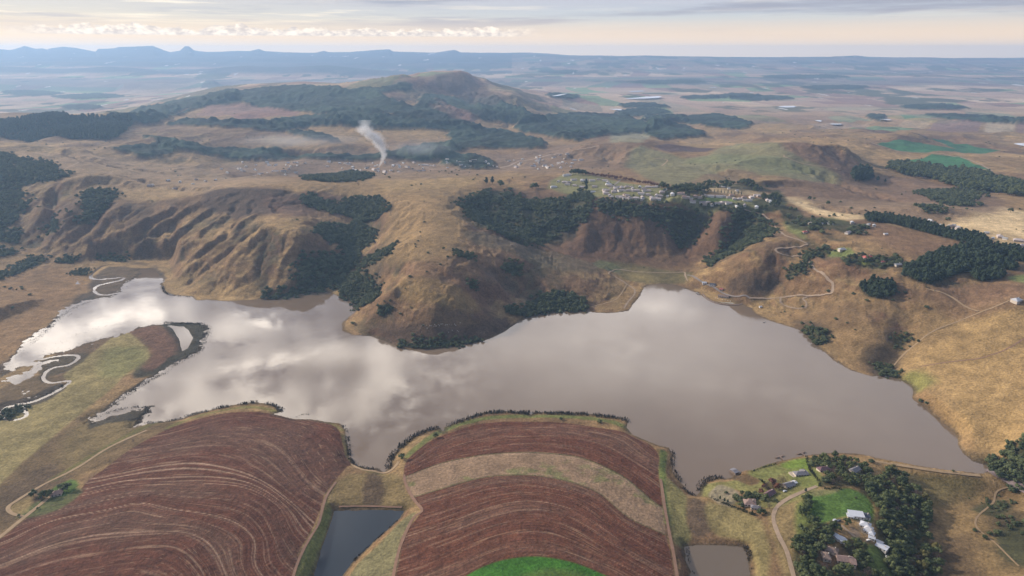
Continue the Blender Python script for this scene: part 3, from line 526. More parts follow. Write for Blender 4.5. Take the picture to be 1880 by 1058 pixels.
# grass margins and headlands
for s, wd, c in (('310,785 360,765 430,750 480,749 530,765 600,778 628,790', 4., OLIVE * .9), ('632,800 642,840 655,858 700,872', 4, OLIVE * .75), ('748,838 800,797 860,775 930,765 1040,765 1110,772 1150,785 1200,812', 5, col(.13, .15, .045)), ('1218,830 1216,870 1222,920 1228,960', 5, col(.12, .16, .04)),
                 ('590,900 600,940 585,985 560,1030', 5, OLIVE * .8), ('100,880 200,820 290,775', 6, OLIVE * .7)):
    P = smooth_line(hit(*np.array(lst(s)).T), 4); I = region(P, wd * 3); d, _ = seg_dist(gx[I], gy[I], P, False)
    COL[I] = lerp(COL[I], c * (1 + .25 * n3[I])[:, None], ss(-d - 2 * n3[I], -wd * 1.3, -wd * .5) * .85 * (1 - FUR[I[0], I[1], 1]))
for a in (('640,870 730,870 745,900 760,930 700,935 615,930 600,910', col(.17, .125, .055), 3, .9, 1.5), ('670,870 705,875 700,925 665,925', col(.085, .058, .036), 4, .9, 3),
          ('765,940 735,990 725,1060 640,1060 690,1005 740,955', col(.185, .165, .08), 2, .95, 1), ('600,935 612,940 592,1000 575,1060 540,1060 560,1000 590,950', col(.13, .14, .045), 2, .9, 1),
          ('1220,880 1240,890 1262,912 1262,960 1270,990 1240,1000 1228,960', col(.165, .15, .06), 3, .9, 1.5), ('1262,915 1300,925 1310,970 1280,985 1262,960', col(.10, .07, .045), 3, .9, 2),
          ('1300,920 1400,955 1412,1060 1385,1060 1375,1000 1320,985 1300,960', col(.19, .155, .065), 4, .9, 2), ('1410,935 1470,920 1480,980 1460,1060 1440,1060 1420,990', col(.21, .155, .07), 4, .9, 2),
          ('1290,890 1330,885 1400,862 1440,855 1500,840 1500,900 1430,930 1380,930 1290,912', col(.165, .16, .055), 3, .9, 1), ('1330,906 1350,899 1376,911 1362,925 1340,915', col(.22, .13, .065), 1.5, .9, .3),
          ('1345,880 1365,870 1396,882 1378,892', col(.115, .075, .038), 1.5, 1, .2), ('1310,897 1325,890 1358,905 1340,932 1312,920 1300,910', col(.24, .20, .13), 1.5, .9, .3), ('1372,865 1420,850 1440,868 1400,880', col(.15, .16, .05), 2, .8, .5),
          ('1432,852 1480,841 1486,868 1450,862', col(.13, .19, .03), 3, .9, .5), ('1440,862 1500,862 1510,893 1470,893', col(.15, .17, .045), 3, .8, .5),
          ('1486,905 1530,900 1560,897 1590,910 1604,930 1606,950 1595,965 1560,950 1530,955 1500,965 1485,950', col(.072, .128, .026), 3, 1, 1.5), ('1490,900 1540,898 1530,906 1495,912', col(.20, .17, .08), 3, .7, 1),
          ('1590,1000 1612,1005 1640,1040 1650,1070 1590,1070 1580,1030', col(.085, .135, .03), 3, .9, 1.5), ('1462,925 1485,925 1490,1000 1465,1000', col(.11, .15, .035), 4, .8, 1),
          ('1560,965 1575,975 1580,985 1565,985', col(.26, .19, .13), 2, .9, .4), ('1575,955 1600,962 1600,985 1580,975', col(.42, .33, .23), 2, .8, .4),
          ('60,925 110,905 140,895 150,905 110,935 60,950 30,950', col(.085, .10, .035), 3, .9, 1), ('85,905 130,880 145,890 120,910', col(.07, .13, .025), 2.5, .9, .5), ('15,930 60,910 50,940 25,945', col(.26, .19, .08), 3, .7, 1)):
    patch(a[0], a[1], a[2], a[3], a[4], n=2)
# village lawns
for a in (('1005,346 1030,322 1060,318 1130,332 1215,345 1260,358 1430,365 1430,385 1340,384 1260,377 1180,372 1090,362', col(.165, .165, .07), 8, .9, 3), ('1285,363 1345,362 1350,370 1290,372', col(.14, .19, .05), 3, .9, 1), ('1270,342 1400,352 1390,358 1270,350', col(.36, .27, .15), 4, .9, 1),
          ('1440,408 1470,412 1480,440 1455,430', col(.13, .16, .045), 8, .7, 4), ('1520,462 1560,455 1570,470 1530,472', col(.14, .18, .05), 5, .8, 2), ('1575,475 1610,478 1600,487 1578,484', col(.13, .17, .04), 4, .8, 1), ('1475,405 1530,400 1560,412 1500,415', col(.13, .15, .045), 6, .7, 3), ('1850,508 1900,505 1900,520 1860,516', col(.15, .19, .06), 6, .8, 2)):
    patch(a[0], a[1], a[2], a[3], a[4], n=2)
# forest clad slopes of the big hill and other far woods, raised to canopy height
FARWOOD = ('195,220 240,206 300,192 400,170 440,167 420,192 330,206 270,224 225,226', '240,218 380,176 480,163 560,158 640,165 720,157 745,152 760,165 700,172 730,185 760,195 800,185 825,200 865,215 860,228 780,222 720,212 640,205 590,212 545,206 440,190 350,205 300,226 240,222 130,216', '240,222 300,228 420,236 520,244 560,235 640,232 620,222 500,226 400,222 320,226',
           '300,212 430,225 560,238 700,238 860,232 850,226 740,222 620,215 560,214 450,224', '872,172 930,190 965,208 1000,225 960,232 920,225 860,215 800,200 770,190 770,178 800,172 830,180', '600,206 640,200 700,205 720,212 825,222 880,232 860,240 760,238 700,236 620,230', '870,175 930,190 975,210 1000,224 960,226 920,215 880,200 875,180', '945,230 1000,215 1050,208 1130,212 1170,222 1205,235 1190,246 1110,250 1060,262 1010,252 950,240',
           '825,240 870,228 900,240 930,240 990,258 1000,272 940,275 880,272 830,280 820,262', '1180,232 1240,228 1280,240 1290,250 1230,258 1190,252', '1195,220 1260,215 1320,210 1372,224 1374,235 1296,234 1250,224 1200,232', '800,290 850,285 880,288 905,300 900,312 840,312 805,300',
           '262,252 330,262 420,272 520,280 620,285 700,282 830,275 820,290 700,294 560,292 420,292 300,275', '520,244 560,243 600,250 620,262 560,258', '210,275 290,262 330,280 280,292 240,284', '1005,172 1060,175 1060,181 1010,180', '1240,222 1230,226', '1590,212 1624,212 1626,222 1598,221',
           '740,275 830,262 825,285 750,288', '1135,192 1200,190 1230,198 1150,200', '1800,218 1880,222 1880,228 1810,224', '1000,127 1060,130 1040,136 990,134', '1130,205 1200,200 1230,208 1150,213', '1180,214 1240,212 1260,220 1200,222', '1330,180 1420,176 1460,182 1380,187', '1250,178 1300,176 1320,181 1260,183', '1650,196 1730,192 1780,200 1690,203', '1690,213 1780,212 1880,219 1880,225 1760,222', '190,218 240,212 300,196 330,200 290,216 230,226', '1020,246 1100,240 1110,246 1040,256', '1290,178 1340,172 1400,176 1330,182', '1470,160 1560,157 1600,162 1500,166', '0,170 40,166 120,172 60,178', '90,178 180,172 230,178 150,184', '110,196 160,193 190,198 140,204', '1400,140 1520,138 1560,143 1440,146', '1150,150 1250,147 1300,152 1200,156')
for s in FARWOOD:
    if s.count(',') < 3: continue
    P = unproj(s, True, 2); I = region(P, 60)
    if not len(I[0]): continue
    d = seg_dist(gx[I], gy[I], P) + 30 * n2[I]
    thin = ss(n1[I] + .4 * n2[I], 1.3, 1.)
    m = ss(-d, -10, 12) * thin
    H[I] += m * (11 + 5 * vnoise(gx[I] / 22, gy[I] / 22, 71))
    COL[I] = lerp(COL[I], col(.024, .038, .024) * (1 + .7 * fbm(gx[I], gy[I], 30, 3, .6, 72) + .45 * val(np.floor(gx[I] / 260 + vnoise(gx[I] / 300, gy[I] / 300, 73)), np.floor(gy[I] / 380 + vnoise(gx[I] / 300, gy[I] / 300, 74)), 75))[:, None], m)
for a in (('745,140 840,131 870,140 900,170 860,180 800,165 760,160', col(.17, .095, .065), 40, .8, 20), ('790,190 850,200 880,225 850,220 810,205', col(.20, .12, .085), 30, .7, 15), ('800,180 830,195 870,222 840,215', col(.25, .14, .10), 20, .6, 15)):
    patch(a[0], a[1], soft=a[2], k=a[3], jit=a[4])
patch('800,137 862,140 895,165 930,180 880,188 830,175 800,160', col(.085, .065, .05), 30, .7, 20)  # shaded right face of the big hill, painted dark
# shallow banks, mud and drift line along the lake
I = region(LKW, 30); d = seg_dist(gx[I], gy[I], LKW); m = ss(d + 3 * n3[I], 7, 1) * (gy[I] < 2200)
COL[I] = lerp(COL[I], col(.075, .055, .035), m * .75)
for nm_, P_, lv_ in PONDS:
    I = region(P_, 12); d = seg_dist(gx[I], gy[I], P_); COL[I] = lerp(COL[I], col(.065, .050, .032), ss(d + 2.5 * n3[I], 4.5, .5) * .8)
COL[:] = np.clip(COL, .008, .9)

WOODS = (
 ('forest', 'bush', '838,374 876,359 903,350 925,352 943,362 994,369 1060,362 1074,352 1084,358 1084,385 1075,400 1060,409 1020,432 1000,446 977,449 927,436 880,416 860,395', 6.2, 7, 12, 6, 0.8, 'dark green forest filling the bowl below the left end of the plateau village'),
 ('forest', 'bush', '1105,368 1160,372 1190,380 1250,385 1290,395 1304,405 1290,420 1270,450 1255,455 1235,440 1220,415 1180,400 1130,395 1100,385', 6.2, 7, 11, 6, 0.6, 'dark thicket on the escarpment straight below the middle of the village'),
 ('forest', 'bush', '1345,395 1370,388 1400,395 1415,420 1400,440 1370,455 1340,470 1320,480 1300,487 1305,475 1330,455 1345,430', 6.2, 7, 11, 5, 0.6, 'dark wood in the ravine left of the winding dirt road'),
 ('forest', 'bush', '556,362 575,364 600,372 632,374 645,366 690,364 700,375 712,385 700,396 660,400 620,392 575,380 560,373', 5.6, 7, 12, 3, 0, 'topmost dark wood in the grassy valley, a long patch below the crest'),
 ('forest', 'bush', '578,420 600,414 640,418 656,400 665,400 668,420 682,430 685,445 665,455 650,468 630,458 620,448 590,435', 5.6, 7, 12, 3, 0, 'middle dark wood in the grassy valley above the lake inlet'),
 ('forest', 'bush', '545,492 560,480 600,470 650,465 660,480 645,495 630,515 600,528 570,540 530,548 480,548 520,540 545,530', 5.6, 7, 12, 3, 0, 'dark wood at the mouth of the valley touching the muddy inlet'),
 ('thicket', 'bush', '615,520 650,505 690,530 692,548 665,560 640,548', 5.4, 6, 10, 3, .1, 'dark thicket on the right bank of the muddy inlet'),
 ('thicket', 'bush', '655,490 690,465 725,447 715,465 680,485', 5.4, 5, 9, 3, .2, 'thin strip of bush climbing right from the valley wood'),
 ('thicket', 'bush', '925,566 960,570 985,556 1000,542 1030,537 1060,546 1075,560 1075,570 1030,570 990,574 950,580', 5.2, 6, 11, 2, 0, 'rounded green thicket at the waterline of the central headland'),
 ('thicket', 'bush', '733,632 790,630 870,622 875,629 820,636 760,639', 5, 5, 8, 1, 0, 'dark strip of bush along the foot of the central headland cliff'),
 ('thicket', 'bush', '922,492 940,480 955,486 955,497 940,504', 5, 5, 9, 2, 0, 'small clump of bush on the right flank of the central headland'),
 ('thicket', 'bush', '832,462 850,466 872,472 866,476 840,470', 5, 5, 8, 2, 0, 'thin line of bush high on the headland top'),
 ('thicket', 'bush', '858,518 872,520 876,530 865,530', 5, 5, 8, 2, 0, 'small bush patch at the head of a gully on the headland'),
 ('thicket', 'bush', '695,565 712,560 722,570 705,578', 5, 5, 8, 2, .2, 'loose bushes on the left shoulder of the headland'),
 ('pine_plantation', 'pine', '1655,502 1676,487 1706,472 1757,457 1796,454 1834,464 1844,469 1829,474 1847,482 1867,490 1860,497 1808,492 1783,500 1732,513 1711,523 1686,518 1665,508', 5.6, 11, 15, 1.5, 0, 'large dark pine plantation with sharp edges on the right hillside'),
 ('pine_plantation', 'pine', '1780,507 1800,498 1830,497 1846,507 1832,513 1795,517', 5.4, 9, 13, 1.5, 0, 'small oval plantation just below the large pine plantation'),
 ('pine_plantation', 'pine', '1579,528 1590,519 1612,517 1634,520 1645,532 1638,545 1612,549 1588,542', 5.4, 10, 14, 1, 0, 'lone round dark plantation on the right hillside grass'),
 ('pine_plantation', 'pine', '1594,407 1630,410 1681,423 1732,436 1783,449 1819,454 1808,439 1770,428 1719,418 1668,405 1617,395 1589,397', 6.2, 9, 13, 1.5, 0, 'long dark belt of pines running down the right slope'),
 ('pine_plantation', 'pine', '1822,452 1850,456 1900,466 1900,485 1859,477 1834,466', 6.2, 9, 13, 1.5, 0, 'pine wood at the right edge beyond the large plantation'),
 ('forest', 'broad', '1644,306 1657,302 1693,306 1725,313 1778,317 1810,328 1852,336 1900,348 1900,362 1831,353 1789,351 1746,338 1714,328 1671,323 1650,317', 9.5, 15, 22, 4, 0, 'tall dark belt of trees below the green crop fields on the right'),
 ('forest', 'bush', '1693,353 1725,349 1795,353 1799,362 1784,366 1786,379 1746,377 1714,368', 8, 8, 13, 4, 0.6, 'dark green thicket below the tall tree belt on the right'),
 ('thicket', 'bush', '1693,379 1725,385 1725,390 1695,385', 8, 8, 12, 2, .1, 'small low thicket in the brown hollow on the right'),
 ('forest', 'pine', '1565,317 1580,311 1598,318 1599,331 1569,332', 8, 15, 22, 2, 0, 'upright clump of dark trees on the red ridge at right'),
 ('forest', 'pine', '0,224 40,222 60,216 130,215 230,210 240,232 222,248 205,256 130,256 0,252 -60,252 -60,224', 13, 14, 20, 4, 0, 'broad dark pine plantation on the far left upland'),
 ('forest', 'bush', '-60,283 0,283 18,289 45,292 79,297 100,312 127,322 100,331 60,337 30,350 48,374 39,392 18,413 0,422 -60,420', 8, 8, 12, 8, .2, 'dark bush covering the steep hillside at the far left'),
 ('forest', 'bush', '151,354 188,349 215,356 197,380 169,404 151,410 157,377', 7, 7, 11, 6, .2, 'dark bush in the hollow between the left hill and the spurs'),
 ('thicket', 'bush', '-60,422 30,422 36,437 15,446 -60,440', 7, 7, 10, 5, .2, 'dark bush low on the slope at the left edge'),
 ('thicket', 'bush', '86,434 106,420 103,400 95,400 92,415', 7, 6, 9, 4, .3, 'narrow bush line in a left hillside gully'),
 ('thicket', 'bush', '-60,462 24,458 20,468 -60,474', 6.5, 6, 10, 3, .1, 'band of bush above the river flats at the left edge'),
 ('thicket', 'bush', '30,489 54,473 73,474 73,486 36,495', 6, 6, 10, 2, .1, 'clump of river trees above the left grass flat'),
 ('thicket', 'bush', '104,481 127,470 138,476 132,484', 6, 6, 10, 2, .1, 'small clump of trees upstream of the river bends'),
 ('thicket', 'bush', '-60,505 20,497 44,490 46,498 -60,520', 6, 5, 9, 2, .1, 'line of bushes on the upper edge of the left grass flat'),
 ('thicket', 'bush', '130,500 150,494 165,498 150,506 134,505', 6, 4, 7, 2, .1, 'low bushes beside the first river bend'),
 ('thicket', 'bush', '180,470 220,472 232,480 195,480', 6, 5, 8, 2, .2, 'low thicket at the foot of the striped spurs'),
 ('thicket', 'bush', '-40,770 0,762 30,748 48,745 40,757 10,772', 4, 3, 6, 1, .1, 'dark bushes inside the last river loop at the left edge'),
 ('thicket', 'bush', '1472,607 1490,600 1512,610 1525,622 1518,630 1500,630', 5, 5, 9, 1.5, 0, 'green thicket on the right shore of the lake'),
 ('thicket', 'bush', '1640,620 1668,612 1665,628 1645,642', 5, 5, 8, 3, .3, 'upper bushes in the dark ravine on the right slope'),
 ('thicket', 'bush', '1608,674 1625,671 1645,680 1642,690 1618,692', 5, 5, 8, 1.5, 0, 'bushes where the dark ravine meets the lake'),
 ('thicket', 'bush', '1470,472 1500,458 1522,460 1510,472 1480,476', 5.6, 6, 9, 2, 0, 'dark thicket beside the upper bend of the winding road'),
 ('thicket', 'bush', '1445,500 1465,487 1482,475 1490,478 1470,500 1455,512', 5.6, 5, 9, 2, .1, 'bush in the small ravine under the winding road'),
 ('thicket', 'bush', '1545,478 1570,470 1600,468 1618,470 1600,476 1580,480 1575,487 1556,484', 6.5, 7, 11, 2, 0.8, 'garden trees around the red roofed farmhouse'),
 ('thicket', 'bush', '1608,478 1625,471 1655,478 1650,487 1620,492 1580,492', 6.5, 6, 10, 2, 0.9, 'loose trees right of the red roofed farmhouse'),
 ('thicket', 'bush', '1430,385 1440,378 1470,388 1480,398 1530,402 1575,412 1590,425 1560,432 1530,420 1480,425 1450,415 1435,400', 8, 8, 13, 4, 1.3, 'scattered garden trees at the right end of the plateau village'),
 ('thicket', 'broad', '1380,372 1400,365 1420,350 1435,352 1445,372 1430,385 1400,385', 8.5, 9, 16, 3, 1.2, 'tall trees among the last village houses'),
 ('thicket', 'broad', '1220,352 1260,345 1300,352 1290,358 1240,360', 8, 8, 13, 2, 1, 'trees in the middle of the village'),
 ('thicket', 'broad', '1265,340 1330,338 1420,350 1400,352 1310,346 1270,344', 8.5, 8, 13, 3, 1.3, 'line of trees behind the village'),
 ('thicket', 'broad', '1300,375 1370,378 1420,388 1350,390 1290,382', 7.5, 6, 10, 3, 1.15, 'dark trees along the front edge of the village'),
 ('thicket', 'bush', '560,327 600,322 660,318 680,325 650,333 600,334', 9, 9, 13, 3, .1, 'dark trees between the settlement and the near crest'),
 ('thicket', 'bush', '1812,852 1850,838 1900,800 1900,900 1860,885 1830,868', 5.5, 6, 11, 3, .2, 'dark bank of trees beside the spillway at the right edge'),
 ('thicket', 'bush', '1825,985 1870,960 1900,960 1900,1040 1850,1030', 5.5, 4, 7, 3, 1.2, 'scrubby bushes on the brown slope at the lower right'),
 ('thicket', 'bush', '1780,935 1830,915 1860,930 1830,950', 5, 3, 5, 3, 1.2, 'low scrub on the slope below the dam'),
)
for nm, kind, s, spc, h0, h1, edge, thin, lab in WOODS:
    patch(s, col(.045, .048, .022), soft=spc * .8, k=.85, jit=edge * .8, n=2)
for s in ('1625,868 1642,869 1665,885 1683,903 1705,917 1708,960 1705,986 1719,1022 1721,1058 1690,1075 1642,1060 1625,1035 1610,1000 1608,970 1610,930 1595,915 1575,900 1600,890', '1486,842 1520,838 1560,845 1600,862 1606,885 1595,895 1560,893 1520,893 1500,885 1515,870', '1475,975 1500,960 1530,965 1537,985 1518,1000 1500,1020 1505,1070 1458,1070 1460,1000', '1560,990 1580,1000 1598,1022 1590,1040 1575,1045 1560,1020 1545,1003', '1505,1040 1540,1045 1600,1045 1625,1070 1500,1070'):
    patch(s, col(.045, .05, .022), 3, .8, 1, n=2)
# ------------------------------------------------------------------ mesh helpers
def mesh_np(name, verts, faces, mats, smooth=False, mat_idx=None):
    me = bpy.data.meshes.new(name); verts = np.asarray(verts, np.float32); faces = np.asarray(faces, np.int32)
    k = faces.shape[1]; me.vertices.add(len(verts)); me.vertices.foreach_set('co', verts.ravel())
    me.loops.add(faces.size); me.loops.foreach_set('vertex_index', faces.ravel()); me.polygons.add(len(faces))
    me.polygons.foreach_set('loop_start', np.arange(0, faces.size, k, dtype=np.int32)); me.polygons.foreach_set('loop_total', np.full(len(faces), k, np.int32))
    if mat_idx is not None: me.polygons.foreach_set('material_index', np.asarray(mat_idx, np.int32))
    me.polygons.foreach_set('use_smooth', np.full(len(faces), smooth)); me.update(calc_edges=True)
    for m in mats: me.materials.append(m)
    return me
def link(name, me, parent=None, loc=None, rz=0., kind=None, label=None, cat=None, group=None):
    o = bpy.data.objects.new(name, me); sc.collection.objects.link(o)
    if parent: o.parent = parent
    if loc is not None: o.location = loc
    o.rotation_euler = (0, 0, rz)
    if kind: o['kind'] = kind
    if label: o['label'] = label
    if cat: o['category'] = cat
    if group: o['group'] = group
    return o
def simple_mat(name, c, rough=.85, var=.12, scale=.3, spec=.3, metal=0., obj_var=0.):
    m = bpy.data.materials.new(name); m.use_nodes = True; t = NT(m.node_tree); b = t.n['Principled BSDF']
    g = t.node('ShaderNodeTexCoord').outputs['Object']; nzv = t.noise(g, scale, 4, .6)
    f = t.ramp(nzv, .25, .75, 1 - var, 1 + var, False)
    if obj_var:
        f = t.math('MULTIPLY', f, t.ramp(t.node('ShaderNodeObjectInfo').outputs['Random'], 0, 1, 1 - obj_var, 1 + obj_var, False))
    s = t.node('ShaderNodeVectorMath', operation='SCALE'); s.inputs[0].default_value = c; t.l.new(f, s.inputs['Scale'])
    t.l.new(s.outputs[0], b.inputs['Base Color']); b.inputs['Roughness'].default_value = rough; b.inputs['Metallic'].default_value = metal
    b.inputs['Specular IOR Level'].default_value = spec
    return m

# ------------------------------------------------------------------ ground
gm = bpy.data.materials.new('ground_cover'); gm.use_nodes = True; t = NT(gm.node_tree); b = t.n['Principled BSDF']
at = t.node('ShaderNodeAttribute', attribute_name='cover').outputs['Color']
fu = t.node('ShaderNodeAttribute', attribute_name='furrow').outputs['Vector']; sp3 = t.node('ShaderNodeSeparateXYZ'); t.l.new(fu, sp3.inputs[0]); ph, fmask, _z = sp3.outputs
pos = t.node('ShaderNodeNewGeometry').outputs['Position']; sx = t.node('ShaderNodeSeparateXYZ'); t.l.new(pos, sx.inputs[0])
fine = t.noise(pos, .35, 5, .65); mid = t.noise(pos, .06, 5, .6)
shade = t.math('MULTIPLY', t.ramp(fine, .3, .7, .6, 1.4, False), t.ramp(mid, .3, .7, .76, 1.24, False))
# furrow streaks follow the plough lines, broken up along their length
along = t.math('MULTIPLY', sx.outputs[0], .022)
f1 = t.noise(t.comb(t.math('MULTIPLY', ph, 26.), along, 0.), 1.0, 3, .6, '2D')
f2 = t.noise(t.comb(t.math('MULTIPLY', ph, 7.), t.math('MULTIPLY', sx.outputs[0], .006), 4.), 1.0, 3, .6, '2D')
f3 = t.noise(t.comb(t.math('MULTIPLY', ph, 60.), t.math('MULTIPLY', sx.outputs[0], .09), 4.), 1.0, 2, .5, '2D')
row = t.math('PINGPONG', t.math('MULTIPLY', ph, 14.), .5)
str1 = t.math('MULTIPLY', t.ramp(f1, .56, .72), t.ramp(f2, .4, .62))
str1 = t.math('MAXIMUM', str1, t.math('MULTIPLY', t.ramp(row, .035, .0), t.ramp(f2, .46, .6)))
str1 = t.math('MAXIMUM', str1, t.math('MULTIPLY', t.ramp(f3, .66, .74), .8))
c0 = t.node('ShaderNodeVectorMath', operation='SCALE'); t.l.new(at, c0.inputs[0]); t.l.new(shade, c0.inputs['Scale'])
dk = t.ramp(f1, .3, .55, .72, 1.0)
dark = t.node('ShaderNodeVectorMath', operation='SCALE'); t.l.new(c0.outputs[0], dark.inputs[0]); t.l.new(dk, dark.inputs['Scale'])
c1 = t.mix(fmask, c0.outputs[0], dark.outputs[0])
c1 = t.mix(t.math('MULTIPLY', t.math('MULTIPLY', str1, fmask), .5), c1, (.30, .205, .13))
t.l.new(c1, b.inputs['Base Color']); b.inputs['Roughness'].default_value = .95; b.inputs['Specular IOR Level'].default_value = .12
bp = t.node('ShaderNodeBump'); bp.inputs['Strength'].default_value = .6; bp.inputs['Distance'].default_value = 2.
t.l.new(t.math('ADD', fine, t.math('MULTIPLY', mid, 3.)), bp.inputs['Height']); t.l.new(bp.outputs[0], b.inputs['Normal'])
idx = np.arange(NU * NV).reshape(NV, NU)
quads = np.stack([idx[:-1, :-1], idx[:-1, 1:], idx[1:, 1:], idx[1:, :-1]], -1).reshape(-1, 4)
me = mesh_np('ground', np.stack([gx, gy, H], -1).reshape(-1, 3), quads, [gm], True)
ca = me.color_attributes.new('cover', 'FLOAT_COLOR', 'POINT'); ca.data.foreach_set('color', np.concatenate([COL, np.ones(H.shape + (1,))], -1).astype(np.float32).ravel())
fa = me.attributes.new('furrow', 'FLOAT_VECTOR', 'POINT'); fa.data.foreach_set('vector', FUR.astype(np.float32).ravel())
link('ground', me, kind='structure')
# ground beyond both sides and behind
qx = np.array([-260, 260.]); 
def gz(x, y): return float(grid_h(H, np.array([x], float), np.array([y], float))[0])
def on(px, py):
    P = hit([px], [py])[0]; return Vector((P[0], P[1], gz(*P)))

# ------------------------------------------------------------------ water
def water_mat(name, c, rough, bump, sc_=.08):
    m = bpy.data.materials.new(name); m.use_nodes = True; t = NT(m.node_tree); b = t.n['Principled BSDF']
    p = t.node('ShaderNodeNewGeometry').outputs['Position']; v = t.noise(p, .004, 4, .6)
    cc = t.mix(t.ramp(v, .3, .7), tuple(x * .92 for x in c), tuple(min(1, x * 1.08) for x in c)); t.l.new(cc, b.inputs['Base Color'])
    b.inputs['IOR'].default_value = 1.37; b.inputs['Specular IOR Level'].default_value = .5
    # wind: smooth water in sheltered parts, fine ripples in the open
    calm = t.noise(p, .0032, 6, .65, dist=1.); t.l.new(t.ramp(calm, .42, .58, rough, rough * 3.2), b.inputs['Roughness'])
    bp = t.node('ShaderNodeBump'); bp.inputs['Strength'].default_value = 1; bp.inputs['Distance'].default_value = bump
    t.l.new(t.noise(p, sc_, 3, .6), bp.inputs['Height']); t.l.new(bp.outputs[0], b.inputs['Normal'])
    return m
silty = water_mat('silty_water', (.162, .118, .080), .028, .018)
slate = water_mat('clear_pond_water', (.018, .026, .034), .04, .02)
brownw = water_mat('brown_pond_water', (.12, .09, .06), .05, .02)
def sheet(name, P, z, m, grow=0.):
    import mathutils.geometry as mg
    P = np.asarray(P)
    if grow:
        a = .5 * np.sum(P[:, 0] * np.roll(P[:, 1], -1) - np.roll(P[:, 0], -1) * P[:, 1]); e = np.roll(P, -1, 0) - np.roll(P, 1, 0)
        nrm = np.c_[e[:, 1], -e[:, 0]] * (1 if a > 0 else -1); nrm /= np.linalg.norm(nrm, axis=1)[:, None] + 1e-9; P = P + nrm * grow
    vs_ = [Vector((x, y, z)) for x, y in P]; tri = mg.tessellate_polygon([vs_])
    tri = [f if (vs_[f[1]] - vs_[f[0]]).cross(vs_[f[2]] - vs_[f[0]]).z > 0 else f[::-1] for f in tri]
    me = bpy.data.meshes.new(name); me.from_pydata(vs_, [], tri); me.materials.append(m)
    return link(name, me, kind='structure')
W = [pt(*p, 0.) for p in lst('-140,800 -140,560 150,470 330,470 420,520 590,500 680,560 640,600 800,615 960,555 1180,500 1340,500 1560,570 1740,660 1840,800 1860,872 1822,872.5 1800,872.5 1770,869.5 1730,865.5 1690,859.5 1650,851.5 1600,843.5 1560,850 1480,852 1380,895 1290,930 1250,905 1205,850 1140,785 1050,775 900,775 780,815 735,875 660,870 610,800 500,785 420,755 330,790 160,800 60,800')]
sheet('water', W, 0., silty)
for (nm, P, lev), m in zip(PONDS, (slate, brownw)): sheet(nm, P, lev, m, 2.)

# ------------------------------------------------------------------ roads and tracks draped on the ground
dirt = simple_mat('dirt_road', (.29, .215, .15), .95, .2, .15); pathm = simple_mat('trodden_path', (.30, .21, .12), .95, .2, .2); tar = simple_mat('worn_tar', (.20, .17, .15), .9, .15, .1)
redtrack = simple_mat('red_earth_track', (.22, .13, .085), .95, .2, .2)
def road(name, s, wd, m, lift=.25, n=6):
    P = smooth_line(hit(*np.array(lst(s)).T), n); L = np.r_[0, np.cumsum(np.linalg.norm(np.diff(P, axis=0), axis=1))]
    k = max(6, int(L[-1] / 3)); q = np.linspace(0, L[-1], k); P = np.c_[np.interp(q, L, P[:, 0]), np.interp(q, L, P[:, 1])]
    tn = np.gradient(P, axis=0); tn /= np.linalg.norm(tn, axis=1)[:, None] + 1e-9; nn = np.c_[-tn[:, 1], tn[:, 0]]
    wv = wd / 2 * (1 + .18 * vnoise(q / 9, q * 0, 5)); rows = []
    for a in (-1, -.35, .35, 1):
        Q = P + nn * (wv * a)[:, None]; z = grid_h(H, Q[:, 0], Q[:, 1]) + lift; rows.append(np.c_[Q, z])
    R_ = np.stack(rows, 1); R_[..., 2] = R_[..., 2].max(1, keepdims=True) * .5 + R_[..., 2] * .5
    i = np.arange(k * 4).reshape(k, 4); f = np.stack([i[:-1, :-1], i[:-1, 1:], i[1:, 1:], i[1:, :-1]], -1).reshape(-1, 4)
    return link(name, mesh_np(name, R_.reshape(-1, 3), f[:, ::-1], [m], True), kind='structure')
